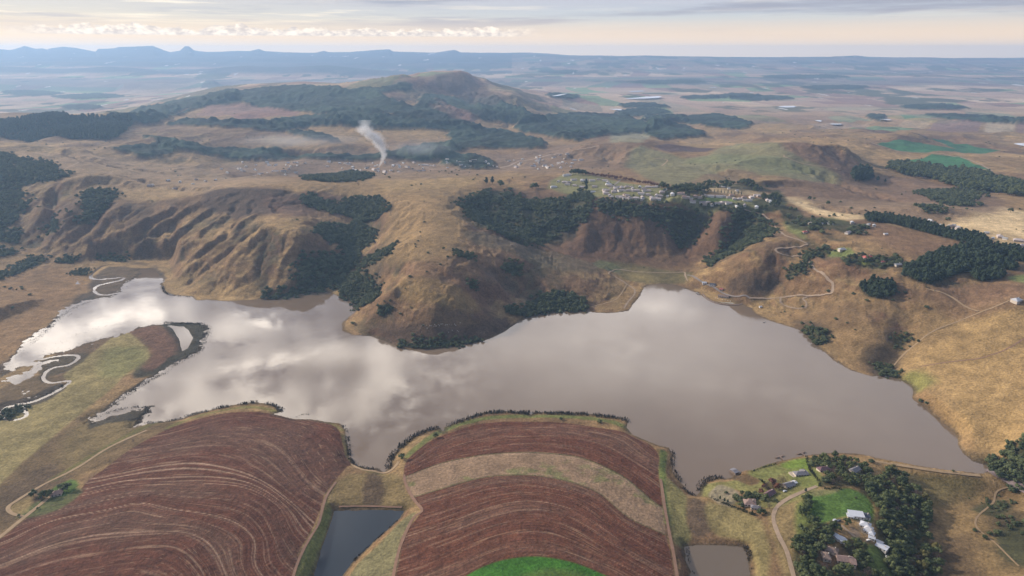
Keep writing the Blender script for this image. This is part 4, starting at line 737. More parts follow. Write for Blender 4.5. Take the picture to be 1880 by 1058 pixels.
for nm, s, wd, m in (
    ('road', '1362,384 1395,393 1415,406 1428,424 1445,434 1470,442 1482,449 1470,453 1432,456 1424,460 1436,467 1462,470 1480,475 1493,492 1517,510 1528,520 1527,538 1515,541 1480,544 1445,545 1400,548 1375,548', 4.6, dirt),
    ('shore_road', '1262,516 1258,507 1255,500 1230,501 1180,500 1137,495 1124,498 1117,503 1128,508 1148,520 1163,530 1165,540 1152,556 1146,567', 3, dirt),
    ('park_road', '1262,505 1285,516 1310,528 1330,540 1352,545 1368,543 1378,549', 4.5, tar),
    ('footpath', '1151,522 1140,540 1125,553 1080,565', 2.4, pathm),
    ('loop_track', '1434,545 1433,555 1445,563 1462,567 1478,565 1480,556 1474,549 1482,546', 3.6, dirt),
    ('track', '1700,530 1720,535 1745,545 1770,562 1796,572', 4, pathm),
    ('hill_track', '1855,551 1830,562 1796,575 1760,590 1720,605 1690,625 1660,650 1640,672', 2.4, pathm),
    ('meadow_path', '1690,673 1750,664 1800,658 1850,640 1880,622', 2, redtrack),
    ('valley_road', '1020,283 990,290 965,295 940,302 912,309', 11, dirt), ('far_road', '1100,268 1060,275 1020,282', 9, dirt),
    ('ridge_track', '120,310 180,300 240,312 330,325 380,330', 4, pathm),
    ('farm_lane', '-20,1002 30,962 60,938 100,905', 4.2, pathm), ('bend_lane', '48,950 22,943 15,932 30,920 80,890 140,860 200,822 270,790', 3.6, pathm),
    ('field_road', '645,852 662,862 695,868 718,864 732,848', 3.6, pathm), ('headland_track', '742,872 745,890 760,918 775,938 760,950 742,985 730,1020 720,1070', 3, redtrack),
    ('headland_path', '617,885 600,910 592,935 585,962 568,990 548,1030 535,1070', 2.6, redtrack), ('east_track', '1213,880 1220,930 1228,975 1236,1015 1245,1070', 3.2, redtrack),
    ('pond_road', '622,931 680,930 738,932', 2, redtrack), ('estate_road', '1500,893 1470,905 1440,920 1424,935 1420,955 1430,985 1445,1015 1460,1070', 4.2, dirt),
    ('estate_drive', '1545,965 1560,978 1575,992', 3, dirt), ('dam_crest_road', '1600,846 1650,854.5 1700,862.5 1750,869 1800,874', 4, pathm),
    ('south_track', '1855,893 1830,903 1822,925 1790,960 1830,1000 1870,1040', 2, simple_mat('faint_path', (.24, .165, .09), .95, .2, .2)), ('ridge_path', '1200,292 1225,294 1215,305', 5, pathm), ('crest_path', '1440,285 1445,290 1500,305 1560,318', 5, pathm),
    ('village_road', '1118,348 1130,338 1140,330', 5, tar), ('village_street', '1118,348 1115,358 1135,368', 4, tar), ('far_track', '1600,262 1640,275 1730,283 1790,298 1822,314', 6, dirt), ('east_lane', '1440,362 1520,375 1620,385', 3.5, pathm)):
    road(nm, s, wd, m)

# ------------------------------------------------------------------ vegetation templates
def leaf_mat(name, c1, c2, rough=.75):
    m = bpy.data.materials.new(name); m.use_nodes = True; t = NT(m.node_tree); b = t.n['Principled BSDF']
    rnd = t.node('ShaderNodeObjectInfo').outputs['Random']; g = t.node('ShaderNodeTexCoord').outputs['Object']
    f = t.math('ADD', t.math('MULTIPLY', rnd, .65), t.math('MULTIPLY', t.noise(g, .5, 3, .6), .35))
    t.l.new(t.mix(f, c1, c2), b.inputs['Base Color']); b.inputs['Roughness'].default_value = rough; b.inputs['Specular IOR Level'].default_value = .2
    return m
bark = simple_mat('bark', (.12, .085, .06), .95, .2, 1.)
LEAF = {'broad': leaf_mat('broad_leaves', (.028, .044, .015), (.11, .125, .045)), 'bush': leaf_mat('scrub_leaves', (.028, .043, .018), (.115, .132, .055)), 'pine': leaf_mat('pine_needles', (.018, .032, .016), (.052, .076, .034)),
        'rust': leaf_mat('rust_leaves', (.11, .045, .03), (.17, .075, .045)), 'bare': leaf_mat('bare_twigs', (.075, .045, .045), (.13, .085, .07)), 'gold': leaf_mat('autumn_leaves', (.085, .082, .026), (.135, .115, .035))}
def blob_mesh(cen, rad, sub, r, bumpy=.25):
    """an icosphere clump, its surface pushed in and out"""
    import bmesh
    bm = bmesh.new(); bmesh.ops.create_icosphere(bm, subdivisions=sub, radius=1.0)
    V_ = np.array([v.co[:] for v in bm.verts]); Fc = np.array([[v.index for v in f.verts] for f in bm.faces]); bm.free()
    V_ = V_ * (1 + r.uniform(-bumpy, bumpy, (len(V_), 1))) * np.array(rad) + np.array(cen)
    return V_, Fc
def crown_np(kind, seed, n_leaf):
    r = np.random.default_rng(seed); Vs = []; Fs = []; o = 0
    if kind in ('broad', 'bush', 'bare', 'rust', 'gold'):
        blobs = [((0, 0, .60), (.30, .30, .26))]
        for k in range(7):
            a = k * .9 + r.uniform(-.3, .3); q = r.uniform(.18, .34); blobs.append(((math.cos(a) * q, math.sin(a) * q, r.uniform(.36, .74)), tuple(r.uniform(.15, .24) * np.array([1, 1, .85]))))
        blobs.append(((r.uniform(-.1, .1), r.uniform(-.1, .1), .82), (.2, .2, .16)))
        if kind == 'bush': blobs = [((c[0] * 1.15, c[1] * 1.15, c[2] * .75 - .05), q) for c, q in blobs]
    elif kind == 'pine':
        blobs = [((r.uniform(-.03, .03), r.uniform(-.03, .03), z), (.26 * (1.12 - z) ** .8 + .03, .26 * (1.12 - z) ** .8 + .03, .14)) for z in (.3, .45, .6, .74, .87)]
        blobs += [((math.cos(a) * .16, math.sin(a) * .16, r.uniform(.3, .62)), (.13, .13, .12)) for a in (0.3, 2.2, 4.4)]
    if kind != 'bare':
        for c, q in blobs:
            v, f = blob_mesh(c, np.array(q) * .86, 1, r); Vs.append(v); Fs.append(f + o); o += len(v)
    L = []
    for i in range(n_leaf):
        c, q = blobs[r.integers(len(blobs))]; d = r.normal(size=3); d /= np.linalg.norm(d); p = np.array(c) + d * np.array(q) * r.uniform(.8, 1.12)
        s_ = r.uniform(.030, .062); a = r.normal(size=3); a /= np.linalg.norm(a); a = a * .6 + np.cross(d, a) * .8; b_ = np.cross(a, d + r.normal(size=3) * .5); b_ /= np.linalg.norm(b_) + 1e-6; a /= np.linalg.norm(a) + 1e-6
        if kind == 'bare': s_ *= .55
        L.append([p + a * s_, p + b_ * s_ * .8 - a * s_ * .5, p - b_ * s_ * .8 - a * s_ * .5])
    L = np.array(L).reshape(-1, 3); Vs.append(L); Fs.append(np.arange(len(L)).reshape(-1, 3) + o)
    return np.vstack(Vs), np.vstack(Fs)
def trunk_np(kind, seed):
    r = np.random.default_rng(seed + 99); Vs = []; Fs = []; o = 0
    lim = [((0, 0, -.06), (0, 0, .62 if kind != 'pine' else .92), .035, .012)]
    for k in range(5 if kind != 'pine' else 2):
        a = k * 1.3 + r.uniform(0, .5); z = .18 + .07 * k; lim.append(((0, 0, z), (math.cos(a) * .26, math.sin(a) * .26, z + .28), .018, .005))
    for p, q, a, b_ in lim:
        p, q = np.array(p), np.array(q); ang = np.arange(6) * math.pi / 3; d = (q - p) / np.linalg.norm(q - p); e = np.cross(d, (1, .3, .1)); e /= np.linalg.norm(e); g = np.cross(d, e)
        ring = lambda c, rr: c + rr * (np.cos(ang)[:, None] * e + np.sin(ang)[:, None] * g)
        Vs.append(np.vstack([ring(p, a), ring(q, b_)])); i = np.arange(6); j = (i + 1) % 6
        Fs.append(np.vstack([np.c_[i, j, j + 6], np.c_[i, j + 6, i + 6]]) + o); o += 12
    return np.vstack(Vs), np.vstack(Fs)
TREE = {}
for kind, nvar, nl in (('broad', 4, 420), ('bush', 3, 260), ('pine', 3, 320), ('rust', 2, 300), ('bare', 2, 420), ('gold', 1, 380)):
    TREE[kind] = []
    for s_ in range(nvar):
        cv_, cf_ = crown_np(kind, 10 * len(TREE) + s_, nl); tv, tf = trunk_np(kind, s_)
        TREE[kind].append((mesh_np('crown', cv_, cf_, [LEAF[kind]], False), mesh_np('trunk', tv, tf, [bark], True),
                           mesh_np('tree_' + kind, np.vstack([cv_, tv]), np.vstack([cf_, tf + len(cv_)]), [LEAF[kind], bark], False, np.r_[np.zeros(len(cf_)), np.ones(len(tf))])))
def tree(kind, x, y, hgt, wide=1., name=None, label='', cat='tree', group=None):
    v = TREE[kind][random.randrange(len(TREE[kind]))]
    o = bpy.data.objects.new(name or 'tree', None); sc.collection.objects.link(o); o.empty_display_size = 1
    o.location = (x, y, gz(x, y)); o.rotation_euler = (0, 0, random.uniform(0, 6.28)); s_ = hgt; o.scale = (s_ * wide, s_ * wide, s_)
    o['label'] = label; o['category'] = cat
    if group: o['group'] = group
    c = bpy.data.objects.new('crown', v[0]); c.parent = o; sc.collection.objects.link(c)
    c = bpy.data.objects.new('trunk', v[1]); c.parent = o; sc.collection.objects.link(c)
    return o
def inside(P, x, y): return seg_dist(x, y, P) < 0
def scatter(P, spacing, r, edge=0., thin=0., fray=False):
    lo, hi_ = P.min(0), P.max(0); nx = int((hi_[0] - lo[0]) / spacing) + 2; ny = int((hi_[1] - lo[1]) / spacing) + 2
    if nx * ny > 400000: raise RuntimeError('scatter too big %d' % (nx * ny))
    x, y = np.meshgrid(lo[0] + np.arange(nx) * spacing, lo[1] + np.arange(ny) * spacing)
    x = (x + r.uniform(-.45, .45, x.shape) * spacing).ravel(); y = (y + r.uniform(-.45, .45, y.shape) * spacing).ravel()
    d = seg_dist(x, y, P) + edge * (fbm(x, y, 25, 3, .6, 8) + .5 * fbm(x, y, 8, 2, .6, 9)); k = d < 0
    if fray: k = (d < spacing * 3.5) & (r.uniform(size=x.shape) < ss(-d, -spacing * 3.5, spacing * 1.8) + .03)
    if thin: k &= fbm(x, y, 40, 3, .6, 12) * 1.6 > thin - 1 + r.uniform(-.5, .5, x.shape)
    return x[k], y[k]
# geometry-node scatter for woods nobody could count
proto = {}
def proto_col(kind):
    if kind not in proto:
        c = bpy.data.collections.new('kinds_' + kind)
        for k, v in enumerate(TREE[kind]):
            o = bpy.data.objects.new('tree_%s' % kind, v[2]); c.objects.link(o)
        proto[kind] = c
    return proto[kind]
def gn_group(kind):
    g = bpy.data.node_groups.new('scatter_' + kind, 'GeometryNodeTree'); g.interface.new_socket('Geometry', in_out='INPUT', socket_type='NodeSocketGeometry'); g.interface.new_socket('Geometry', in_out='OUTPUT', socket_type='NodeSocketGeometry')
    n = g.nodes; l = g.links; gi = n.new('NodeGroupInput'); go = n.new('NodeGroupOutput'); iop = n.new('GeometryNodeInstanceOnPoints'); ci = n.new('GeometryNodeCollectionInfo'); ci.inputs['Collection'].default_value = proto_col(kind)
    ci.inputs['Separate Children'].default_value = True; ci.inputs['Reset Children'].default_value = True; iop.inputs['Pick Instance'].default_value = True
    rot = n.new('FunctionNodeRandomValue'); rot.data_type = 'FLOAT_VECTOR'; rot.inputs[0].default_value = (-.06, -.06, 0); rot.inputs[1].default_value = (.06, .06, 6.28)
    at_ = n.new('GeometryNodeInputNamedAttribute'); at_.data_type = 'FLOAT_VECTOR'; at_.inputs[0].default_value = 'size'
    e2r = n.new('FunctionNodeEulerToRotation'); l.new(rot.outputs[0], e2r.inputs[0])
    l.new(gi.outputs[0], iop.inputs['Points']); l.new(ci.outputs[0], iop.inputs['Instance']); l.new(e2r.outputs[0], iop.inputs['Rotation']); l.new(at_.outputs[0], iop.inputs['Scale']); l.new(iop.outputs[0], go.inputs[0])
    return g
GN = {}
def wood(name, kind, x, y, h0, h1, label, cat='wood', wide=1.):
    if not len(x): return
    r = np.random.default_rng(len(x)); z = grid_h(H, x, y) - .1; me = bpy.data.meshes.new(name); me.vertices.add(len(x)); me.vertices.foreach_set('co', np.c_[x, y, z].astype(np.float32).ravel())
    s_ = r.uniform(h0 * .72, h1 * 1.12, len(x)); wv = s_ * r.uniform(.85, 1.2, len(x)) * wide
    a = me.attributes.new('size', 'FLOAT_VECTOR', 'POINT'); a.data.foreach_set('vector', np.c_[wv, wv, s_].astype(np.float32).ravel())
    o = link(name, me, kind='stuff', label=label, cat=cat); md = o.modifiers.new('scatter', 'NODES')
    if kind not in GN: GN[kind] = gn_group(kind)
    md.node_group = GN[kind]
    return o
r_ = np.random.default_rng(5)
COUNT = {}
for nm, kind, s, spc, h0, h1, edge, thin, lab in WOODS:
    P = unproj(s, True, 2); x, y = scatter(P, spc, r_, edge * (2.2 if kind == 'bush' else 1.2), thin, kind != 'pine'); COUNT[lab] = len(x)
    wood(nm, kind, x, y, h0, h1, lab, 'plantation' if 'plantation' in nm else ('thicket' if nm == 'thicket' else 'forest'), .95 if kind != 'pine' else 1.35)
# scattered bushes over the grass slopes and settlement (too many to count)
x = r_.uniform(-1900, 2200, 9000); y = np.exp(r_.uniform(math.log(1000), math.log(4200), 9000))
k = (fbm(x, y, 160, 3, .6, 77) > .22) & (grid_h(H, x, y) > 2) & (seg_dist(x, y, LKW) > 6); x, y = x[k], y[k]; k = r_.uniform(size=len(x)) < .4; x, y = x[k], y[k]
wood('scrub', 'bush', x, y, 2.5, 6, 'single low bushes dotted over the grass hills', 'bushes', 1.2)
print('stuff trees', sum(COUNT.values()))

# ------------------------------------------------------------------ single trees near the lake house and farms
NEAR = 0
def near_wood(kind, s, spc, h0, h1, edge, lab, group, thin=0., wide=1.05, clear=()):
    global NEAR
    P = unproj(s, True, 2); x, y = scatter(P, spc, r_, edge, thin)
    for a, b_ in zip(x, y):
        if any((a - c[0]) ** 2 + (b_ - c[1]) ** 2 < c[2] ** 2 for c in HOUSES): continue
        kk = kind if isinstance(kind, str) else kind[min(int(r_.uniform() ** 1.8 * len(kind)), len(kind) - 1)]
        tree(kk, a, b_, r_.uniform(h0, h1), wide * r_.uniform(.9, 1.15), 'tree', lab, 'tree', group); NEAR += 1
def one(kind, px, py, h, lab, name='tree', wide=1., cat='tree', group=None):
    p = on(px, py); return tree(kind, p.x, p.y, h, wide, name, lab, cat, group)

# ------------------------------------------------------------------ houses
HM = {'white': simple_mat('white_roof', (.46, .48, .52), .5, .06, .4), 'grey': simple_mat('grey_roof', (.19, .18, .195), .7, .15, .4), 'slate': simple_mat('slate_roof', (.065, .075, .10), .6, .15, .4), 'brown': simple_mat('brown_tile_roof', (.27, .185, .155), .85, .25, .6),
      'thatch': simple_mat('weathered_thatch', (.22, .16, .13), .95, .25, .5), 'purple': simple_mat('plum_tile_roof', (.15, .085, .095), .85, .2, .5), 'red': simple_mat('red_roof', (.42, .12, .10), .8, .15, .5), 'wall': simple_mat('cream_wall', (.55, .48, .40), .9, .1, .4),
      'whitewall': simple_mat('white_wall', (.72, .68, .62), .9, .08, .4), 'glass': simple_mat('window_glass', (.03, .04, .05), .15, .1, .5, .6), 'wood': simple_mat('grey_timber', (.20, .15, .12), .9, .25, 1.), 'pave': simple_mat('pale_paving', (.40, .34, .26), .9, .12, .5), 'tin': simple_mat('pale_tin_roof', (.42, .42, .43), .5, .12, .3, obj_var=.25),
      'hut': simple_mat('plaster', (.50, .42, .36), .9, .1, .3, obj_var=.25), 'dirty': simple_mat('dull_roof', (.36, .31, .29), .8, .15, .3, obj_var=.35), 'stone': simple_mat('pale_rock', (.38, .33, .28), .95, .25, .5)}
def bx(vs_, fs, x0, x1, y0, y1, z0, z1):
    o = len(vs_); vs_ += [(x0, y0, z0), (x1, y0, z0), (x1, y1, z0), (x0, y1, z0), (x0, y0, z1), (x1, y0, z1), (x1, y1, z1), (x0, y1, z1)]
    fs += [[o + a for a in f] for f in ((0, 3, 2, 1), (4, 5, 6, 7), (0, 1, 5, 4), (1, 2, 6, 5), (2, 3, 7, 6), (3, 0, 4, 7))]
def mk(name, vs_, fs, m, parent, **k):
    me = bpy.data.meshes.new(name); me.from_pydata(vs_, [], fs); me.materials.append(m); me.update(); return link(name, me, parent, **k)
def roof_np(kind, x0, x1, y0, y1, z, h, ov=.6, t=.25):
    x0 -= ov; x1 += ov; y0 -= ov; y1 += ov; my = (y0 + y1) / 2; dp = (y1 - y0) / 2
    if kind == 'flat': v, f = [], []; bx(v, f, x0, x1, y0, y1, z, z + .45); return v, f
    e = {'gable': 0., 'hip': min(dp, (x1 - x0) / 2 - .3)}[kind]
    top = [(x0, y0, z), (x1, y0, z), (x1, y1, z), (x0, y1, z), (x0 + e, my, z + h), (x1 - e, my, z + h)]
    v = top + [(a, b_, c - t) for a, b_, c in top[:4]]
    return v, [[0, 1, 5, 4], [2, 3, 4, 5], [1, 2, 5], [3, 0, 4], [6, 7, 1, 0], [7, 8, 2, 1], [8, 9, 3, 2], [9, 6, 0, 3], [9, 8, 7, 6]]
HOUSES = []
def house(px, py, parts, rot, label, name='house', cat='house', terrace=None, chimney=True):
    """parts: boxes (x, y, width, depth, wall height, roof kind, roof rise, roof colour)"""
    p = on(px, py); e = bpy.data.objects.new(name, None); sc.collection.objects.link(e); e.location = p; e.rotation_euler = (0, 0, R(rot)); e.scale = (.88, .88, .88); e['label'] = label; e['category'] = cat
    rad = max(abs(q[0]) + q[2] / 2 for q in parts) + 1; HOUSES.append((p.x, p.y, rad)); 
    v, f = [], []; wv, wf = [], []; dv, df = [], []
    for i, (x, y, wd, dp, hh_, rk, rise, rc) in enumerate(parts):
        q = .004 * i; bx(v, f, x - wd / 2, x + wd / 2, y - dp / 2, y + dp / 2, -2.5, hh_ + q)
        a, b_ = roof_np(rk, x - wd / 2, x + wd / 2, y - dp / 2, y + dp / 2, hh_ + .05 + q, rise); ro = mk('roof', a, b_, HM[rc], e)
        n = max(2, int(wd / 3.2))
        for k in range(n):
            cx_ = x - wd / 2 + (k + .5) * wd / n
            if k == n // 2 and i == 0: bx(dv, df, cx_ - .55, cx_ + .55, y - dp / 2 - .06, y - dp / 2 + .05, 0., 2.1)
            else: a, b_ = [], []; bx(a, b_, cx_ - .7, cx_ + .7, y - dp / 2 - .05, y - dp / 2 + .05, .9, 2.2); mk('window', a, b_, HM['glass'], e)
        if chimney and i == 0 and rk != 'flat':
            a, b_ = [], []; bx(a, b_, x + wd * .22, x + wd * .22 + .9, y - .45, y + .45, hh_, hh_ + rise + 1.); mk('chimney', a, b_, HM['wall'], ro)
    mk('wall', v, f, HM['whitewall' if 'white' in label else 'wall'], e)
    if dv: mk('door', dv, df, HM['wood'], e)
    if terrace: a, b_ = [], []; w2, d2 = terrace; bx(a, b_, -w2 / 2, w2 / 2, -d2 / 2, d2 / 2, -2., .15); mk('terrace', a, b_, HM['pave'], e)
    return e
house(1470, 872, [(0, 0, 17, 8, 2.8, 'hip', 2.4, 'grey'), (5, 3, 6, 8, 2.8, 'hip', 2, 'grey')], 6, 'grey hip roofed lake lodge on a pale rectangular terrace in green lawn', 'lodge', 'house', (24, 15))
house(1448, 893, [(0, 0, 12, 8, 2.8, 'gable', 2.6, 'grey')], 20, 'grey gabled cottage with dark windows beside purple trees near the lane', 'cottage')
house(1457, 888.5, [(0, 0, 6, 5, 2.6, 'gable', .7, 'white')], 20, 'small white roofed outbuilding attached to the grey cottage near the lane', 'outbuilding')
house(1413, 909, [(0, 0, 13, 7, 2.8, 'gable', 3, 'purple')], 35, 'plum roofed house half hidden among trees left of the lane', 'house')
house(1376, 926, [(0, 0, 13, 10, 2.8, 'hip', 3.2, 'brown'), (3, 3, 7, 8, 2.8, 'gable', 3, 'brown')], -8, 'brown tiled house with skylit roof at the edge of the hedged gardens', 'house')
house(1387, 934, [(0, 0, 10, 5, 2.4, 'hip', 1.8, 'grey')], -15, 'low grey roofed annex in front of the brown tiled house', 'annex')
house(1512, 864, [(0, 0, 15, 8, 2.8, 'hip', 3, 'purple')], 10, 'plum roofed villa under trees near the lake shore', 'villa')
house(1569, 866, [(0, 0, 13, 8, 3, 'gable', 3, 'grey')], 32, 'pale grey gabled house deep in the shore trees right of the plum villa', 'house')
house(1571, 948, [(0, 0, 15, 10, 3.2, 'flat', .4, 'white'), (-7, -4, 6, 6, 3, 'flat', .4, 'white')], -12, 'largest white flat roofed wing at the head of the lawn', 'manor')
house(1588, 950, [(0, 0, 9, 8, 3, 'hip', 2, 'slate')], -12, 'dark slate roofed wing right of the white flat roofed wing', 'pavilion')
house(1588, 967, [(0, 0, 10, 8, 3.2, 'hip', 2.6, 'white'), (4, -5, 8, 7, 3, 'hip', 2.4, 'tin')], -35, 'white pyramid roofed block in the middle of the estate buildings', 'manor')
house(1594, 978, [(0, 0, 9, 6, 3, 'hip', 2.2, 'tin'), (4, -3, 5, 6, 3, 'hip', 1.8, 'white')], -40, 'grey white hipped block at the lower end of the estate row', 'manor')
house(1600, 990, [(0, 0, 6, 4.5, 2.6, 'gable', 1.2, 'white')], -30, 'small white shed between the estate row and the bright white hall', 'shed', 'shed')
house(1619, 1007, [(0, 0, 11, 8, 3, 'gable', .9, 'white'), (-5, 5, 7, 5, 2.6, 'gable', .8, 'tin')], -48, 'bright white roofed hall standing alone on the lower lawn', 'hall')
house(1631, 1027, [(0, 0, 5, 4, 2.4, 'gable', 1, 'tin')], -30, 'tiny pale shed below the bright white hall', 'shed', 'shed')
for dx, dy, lab in ((0, 0, 'left'), (6, 3.5, 'middle'), (12, 6, 'right')):
    house(1535 + dx, 988 + dy, [(0, 0, 5, 9, 2.6, 'gable', 1, 'white')], 24, 'long narrow white roofed greenhouse, %s one of the three among the trees' % lab, 'greenhouse', 'greenhouse', chimney=False)
house(1550, 1030, [(0, 0, 15, 9, 2.8, 'gable', 3, 'brown'), (7, -2, 5, 10, 2.8, 'gable', 2.4, 'brown')], -12, 'brown tiled farmhouse at the bottom edge among dark trees', 'farmhouse')
house(1526, 1013, [(0, 0, 12, 8, 2.8, 'hip', 3, 'thatch')], -30, 'grey thatched house between the greenhouses and the brown tiled farmhouse', 'house')
house(1516, 1024, [(0, 0, 7, 12, 2.8, 'hip', 2.6, 'thatch')], -10, 'dark thatched wing beside the left tree group at the bottom', 'house')
house(105, 908, [(0, 0, 11, 9, 2.8, 'hip', 3, 'brown')], 20, 'pinkish brown roofed farmhouse under dark trees beside the left field', 'farmhouse')
house(1592, 475, [(0, 0, 20, 12, 3.4, 'hip', 4, 'red'), (8, 4, 9, 12, 3.2, 'hip', 3.4, 'red')], 12, 'bright red roofed farmhouse ringed by garden trees on the right hill', 'farmhouse')
house(1546, 460, [(0, 0, 16, 9, 3.2, 'hip', 3, 'tin')], 8, 'pale roofed bungalow on a lawn left of the red roofed farmhouse', 'bungalow')
house(1648, 488, [(0, 0, 14, 8, 3, 'gable', 2.4, 'tin')], 15, 'pale tin roofed barn beside the large pine plantation', 'barn', 'barn')
house(1620, 483, [(0, 0, 9, 6, 3, 'gable', 2, 'red')], 15, 'small red roofed shed right of the red roofed farmhouse', 'shed', 'shed')
house(1478, 428, [(0, 0, 12, 7, 3, 'hip', 2.6, 'red')], 10, 'small dark red roofed cottage below the village gardens', 'cottage')
house(1866, 553, [(0, 0, 16, 11, 3.2, 'hip', 3.4, 'tin'), (-6, -4, 8, 8, 3, 'hip', 2.6, 'tin')], 20, 'pale grey farmhouse at the right edge where the hill track ends', 'farmhouse')
house(1328, 546, [(0, 0, 22, 9, 3, 'gable', 2.6, 'thatch')], -22, 'long brown roofed clubhouse beside the pale harbour basin', 'clubhouse')
house(1293, 521, [(0, 0, 9, 7, 3, 'gable', 2, 'white')], -10, 'white roofed boat shed above the far shore beach', 'shed', 'shed')
house(1308, 524, [(0, 0, 12, 7, 3, 'gable', 2, 'slate')], -20, 'dark roofed store right of the white boat shed', 'store', 'shed')
house(1324, 533, [(0, 0, 7, 6, 3, 'gable', 1.8, 'red')], -20, 'red roofed hut on the far shore above the clubhouse', 'hut', 'hut')
house(1396, 565, [(0, 0, 5, 4, 2.6, 'gable', 1.2, 'white')], 10, 'tiny white hut on the grassy point right of the harbour basin', 'hut', 'hut')
# village and settlement houses: one small mesh kind each, copied
def small_house(rk, wd, dp, rise, rc, wc='hut'):
    e = bpy.data.objects.new('village_house', None); v, f = [], []; bx(v, f, -wd / 2, wd / 2, -dp / 2, dp / 2, -2, 2.8)
    me = bpy.data.meshes.new('wall'); me.from_pydata(v, [], f); me.materials.append(HM[wc]); a, b_ = roof_np(rk, -wd / 2, wd / 2, -dp / 2, dp / 2, 2.85, rise); mr = bpy.data.meshes.new('roof'); mr.from_pydata(a, [], b_); mr.materials.append(HM[rc])
    return me, mr
SM = [small_house('hip', 13, 8, 2.4, 'dirty'), small_house('gable', 15, 7, 2.2, 'dirty', 'whitewall'), small_house('gable', 9, 6, 1.8, 'tin'), small_house('hip', 17, 8, 2.6, 'tin', 'whitewall'), small_house('hip', 11, 9, 2.6, 'brown'), small_house('gable', 7, 5, 1.4, 'tin', 'whitewall')]
def put_small(x, y, k, rz, s_, label, group, name='village_house'):
    e = bpy.data.objects.new(name, None); sc.collection.objects.link(e); e.location = (x, y, gz(x, y) + .2); e.rotation_euler = (0, 0, rz); e.scale = (s_, s_, s_); e['label'] = label; e['category'] = 'house'; e['group'] = group
    for nm, m in zip(('wall', 'roof'), SM[k]):
        c = bpy.data.objects.new(nm, m); c.parent = e; sc.collection.objects.link(c)
VZ = '''222,215,3 255,173,1 300,180,0 365,163,1 330,182,0 320,195,1 372,203,0 425,168,3 450,165,1 497,168,1 545,160,0 590,168,1 610,182,1 615,195,3 625,205,0 415,212,2 435,216,0 515,212,0 502,250,3 590,235,0 605,240,0 585,255,1 600,260,0 665,225,0 675,215,1 710,213,0 715,220,0 660,235,1 655,248,0 705,240,1 690,285,1 710,290,0 735,270,4 750,275,0 765,292,1 735,295,1 790,225,1 800,240,0
820,240,0 860,290,1 855,305,2 815,295,0 880,240,1 905,240,0 925,290,0 960,275,1 970,300,1 935,300,0 1000,250,0 1020,235,2 1075,265,3 1160,285,4 1165,262,4 1130,262,4 1180,290,0 1220,320,1 1290,325,1 1303,334,0 1330,325,0 1360,340,1 1300,275,0 1350,280,1 1385,280,4 1410,284,1 1440,283,0 1400,330,1 1430,328,0 1455,325,1 1480,330,1 1540,355,3 1595,345,1 1680,358,3 1560,300,0
1600,310,1 1625,310,1 1650,288,0 1680,275,1 1700,280,0 1760,310,0 1780,318,3 1640,290,1 1590,290,4 1520,300,0 1405,212,2 1440,215,2 1480,225,5 1540,240,5 310,132,3 330,126,1 750,212,0 780,215,1 840,215,2 870,225,0 900,215,0 945,215,1 970,212,3 985,280,0 1240,280,4 1270,290,0 1480,290,0 1500,275,4 740,240,1 765,240,0 850,262,1 900,268,0 1040,280,5 1210,300,2 640,285,0 625,275,1 780,295,0'''
for i, t_ in enumerate(VZ.split()):
    a, b_, k = t_.split(','); p = on(960 + float(a) / 3.917, 290 + float(b_) / 3.917)
    lab = {3: 'large pale roofed house on the village plateau', 2: 'small tin roofed building on the village plateau', 5: 'white shed on the bare strip behind the village', 4: 'brown tiled house among trees in the village', 1: 'white walled house in the plateau village rows', 0: 'grey roofed house in the plateau village rows'}[int(k)]
    put_small(p.x, p.y, int(k), r_.choice([0, .15, -.2, 1.4]) + r_.uniform(-.15, .15), r_.uniform(.85, 1.1), lab, 'houses of the plateau village')
for s, n, lab in (('400,305 450,298 560,296 560,318 470,322 410,318', 42, 'tiny pale hut in the left half of the valley settlement'), ('570,300 640,297 720,296 800,292 900,296 900,310 800,312 700,318 620,312', 60, 'tiny pale hut near the smoke in the valley settlement'), ('930,300 960,290 1050,280 1070,300 1000,312', 40, 'tiny pale hut beside the valley road'),
                 ('200,325 300,330 400,330 380,345 260,340', 8, 'lone white hut on the left upland grass'), ('1540,406 1640,425 1560,425 1480,412', 10, 'small roof among the gardens right of the village'), ('1700,400 1860,440 1860,450 1740,420', 14, 'small hut on the pale grass strip beyond the pine belt'), ('1790,325 1850,325 1860,338 1800,330', 12, 'small hut below the green fields at right')):
    P = unproj(s, True, 2); x, y = scatter(P, max(18., math.sqrt(abs(.5 * np.sum(P[:, 0] * np.roll(P[:, 1], -1) - np.roll(P[:, 0], -1) * P[:, 1])) / n)), r_, 0, 0)
    for a, b_ in zip(x[:n + 20], y[:n + 20]): put_small(a + r_.uniform(-12, 12), b_ + r_.uniform(-25, 25), int(r_.choice([2, 2, 5, 5, 0, 1])), r_.uniform(0, 3), r_.uniform(.8, 1.3), lab, lab.replace('tiny ', '').replace('small ', '') + ' group', 'hut')
# ponds and white tunnel roofs on the far plain, the water's shine painted pale
glint = simple_mat('painted_water_glint', (.60, .62, .66), .25, .05, .01)
for s in ('1010,177.5 1025,176 1042,177.5 1028,179', '1120,203 1140,201.5 1140,203.5 1122,204.5', '1155,168.5 1180,167 1182,168.5 1160,170', '1150,181.5 1210,179 1208,182.5 1160,183', '1524,229 1542,228 1544,231 1528,231.5', '1615,223 1632,221.5 1634,224 1618,224.5', '1300,162 1315,160.5 1313,162.5', '1430,196 1458,195 1458,198 1436,198', '1860,268 1880,267 1880,270', '1495,222 1508,222 1506,225'):
    P = unproj(s, True, 2); z = grid_h(H, P[:, 0], P[:, 1]).max() + 2.5
    sheet('far_pond', P, z, glint)

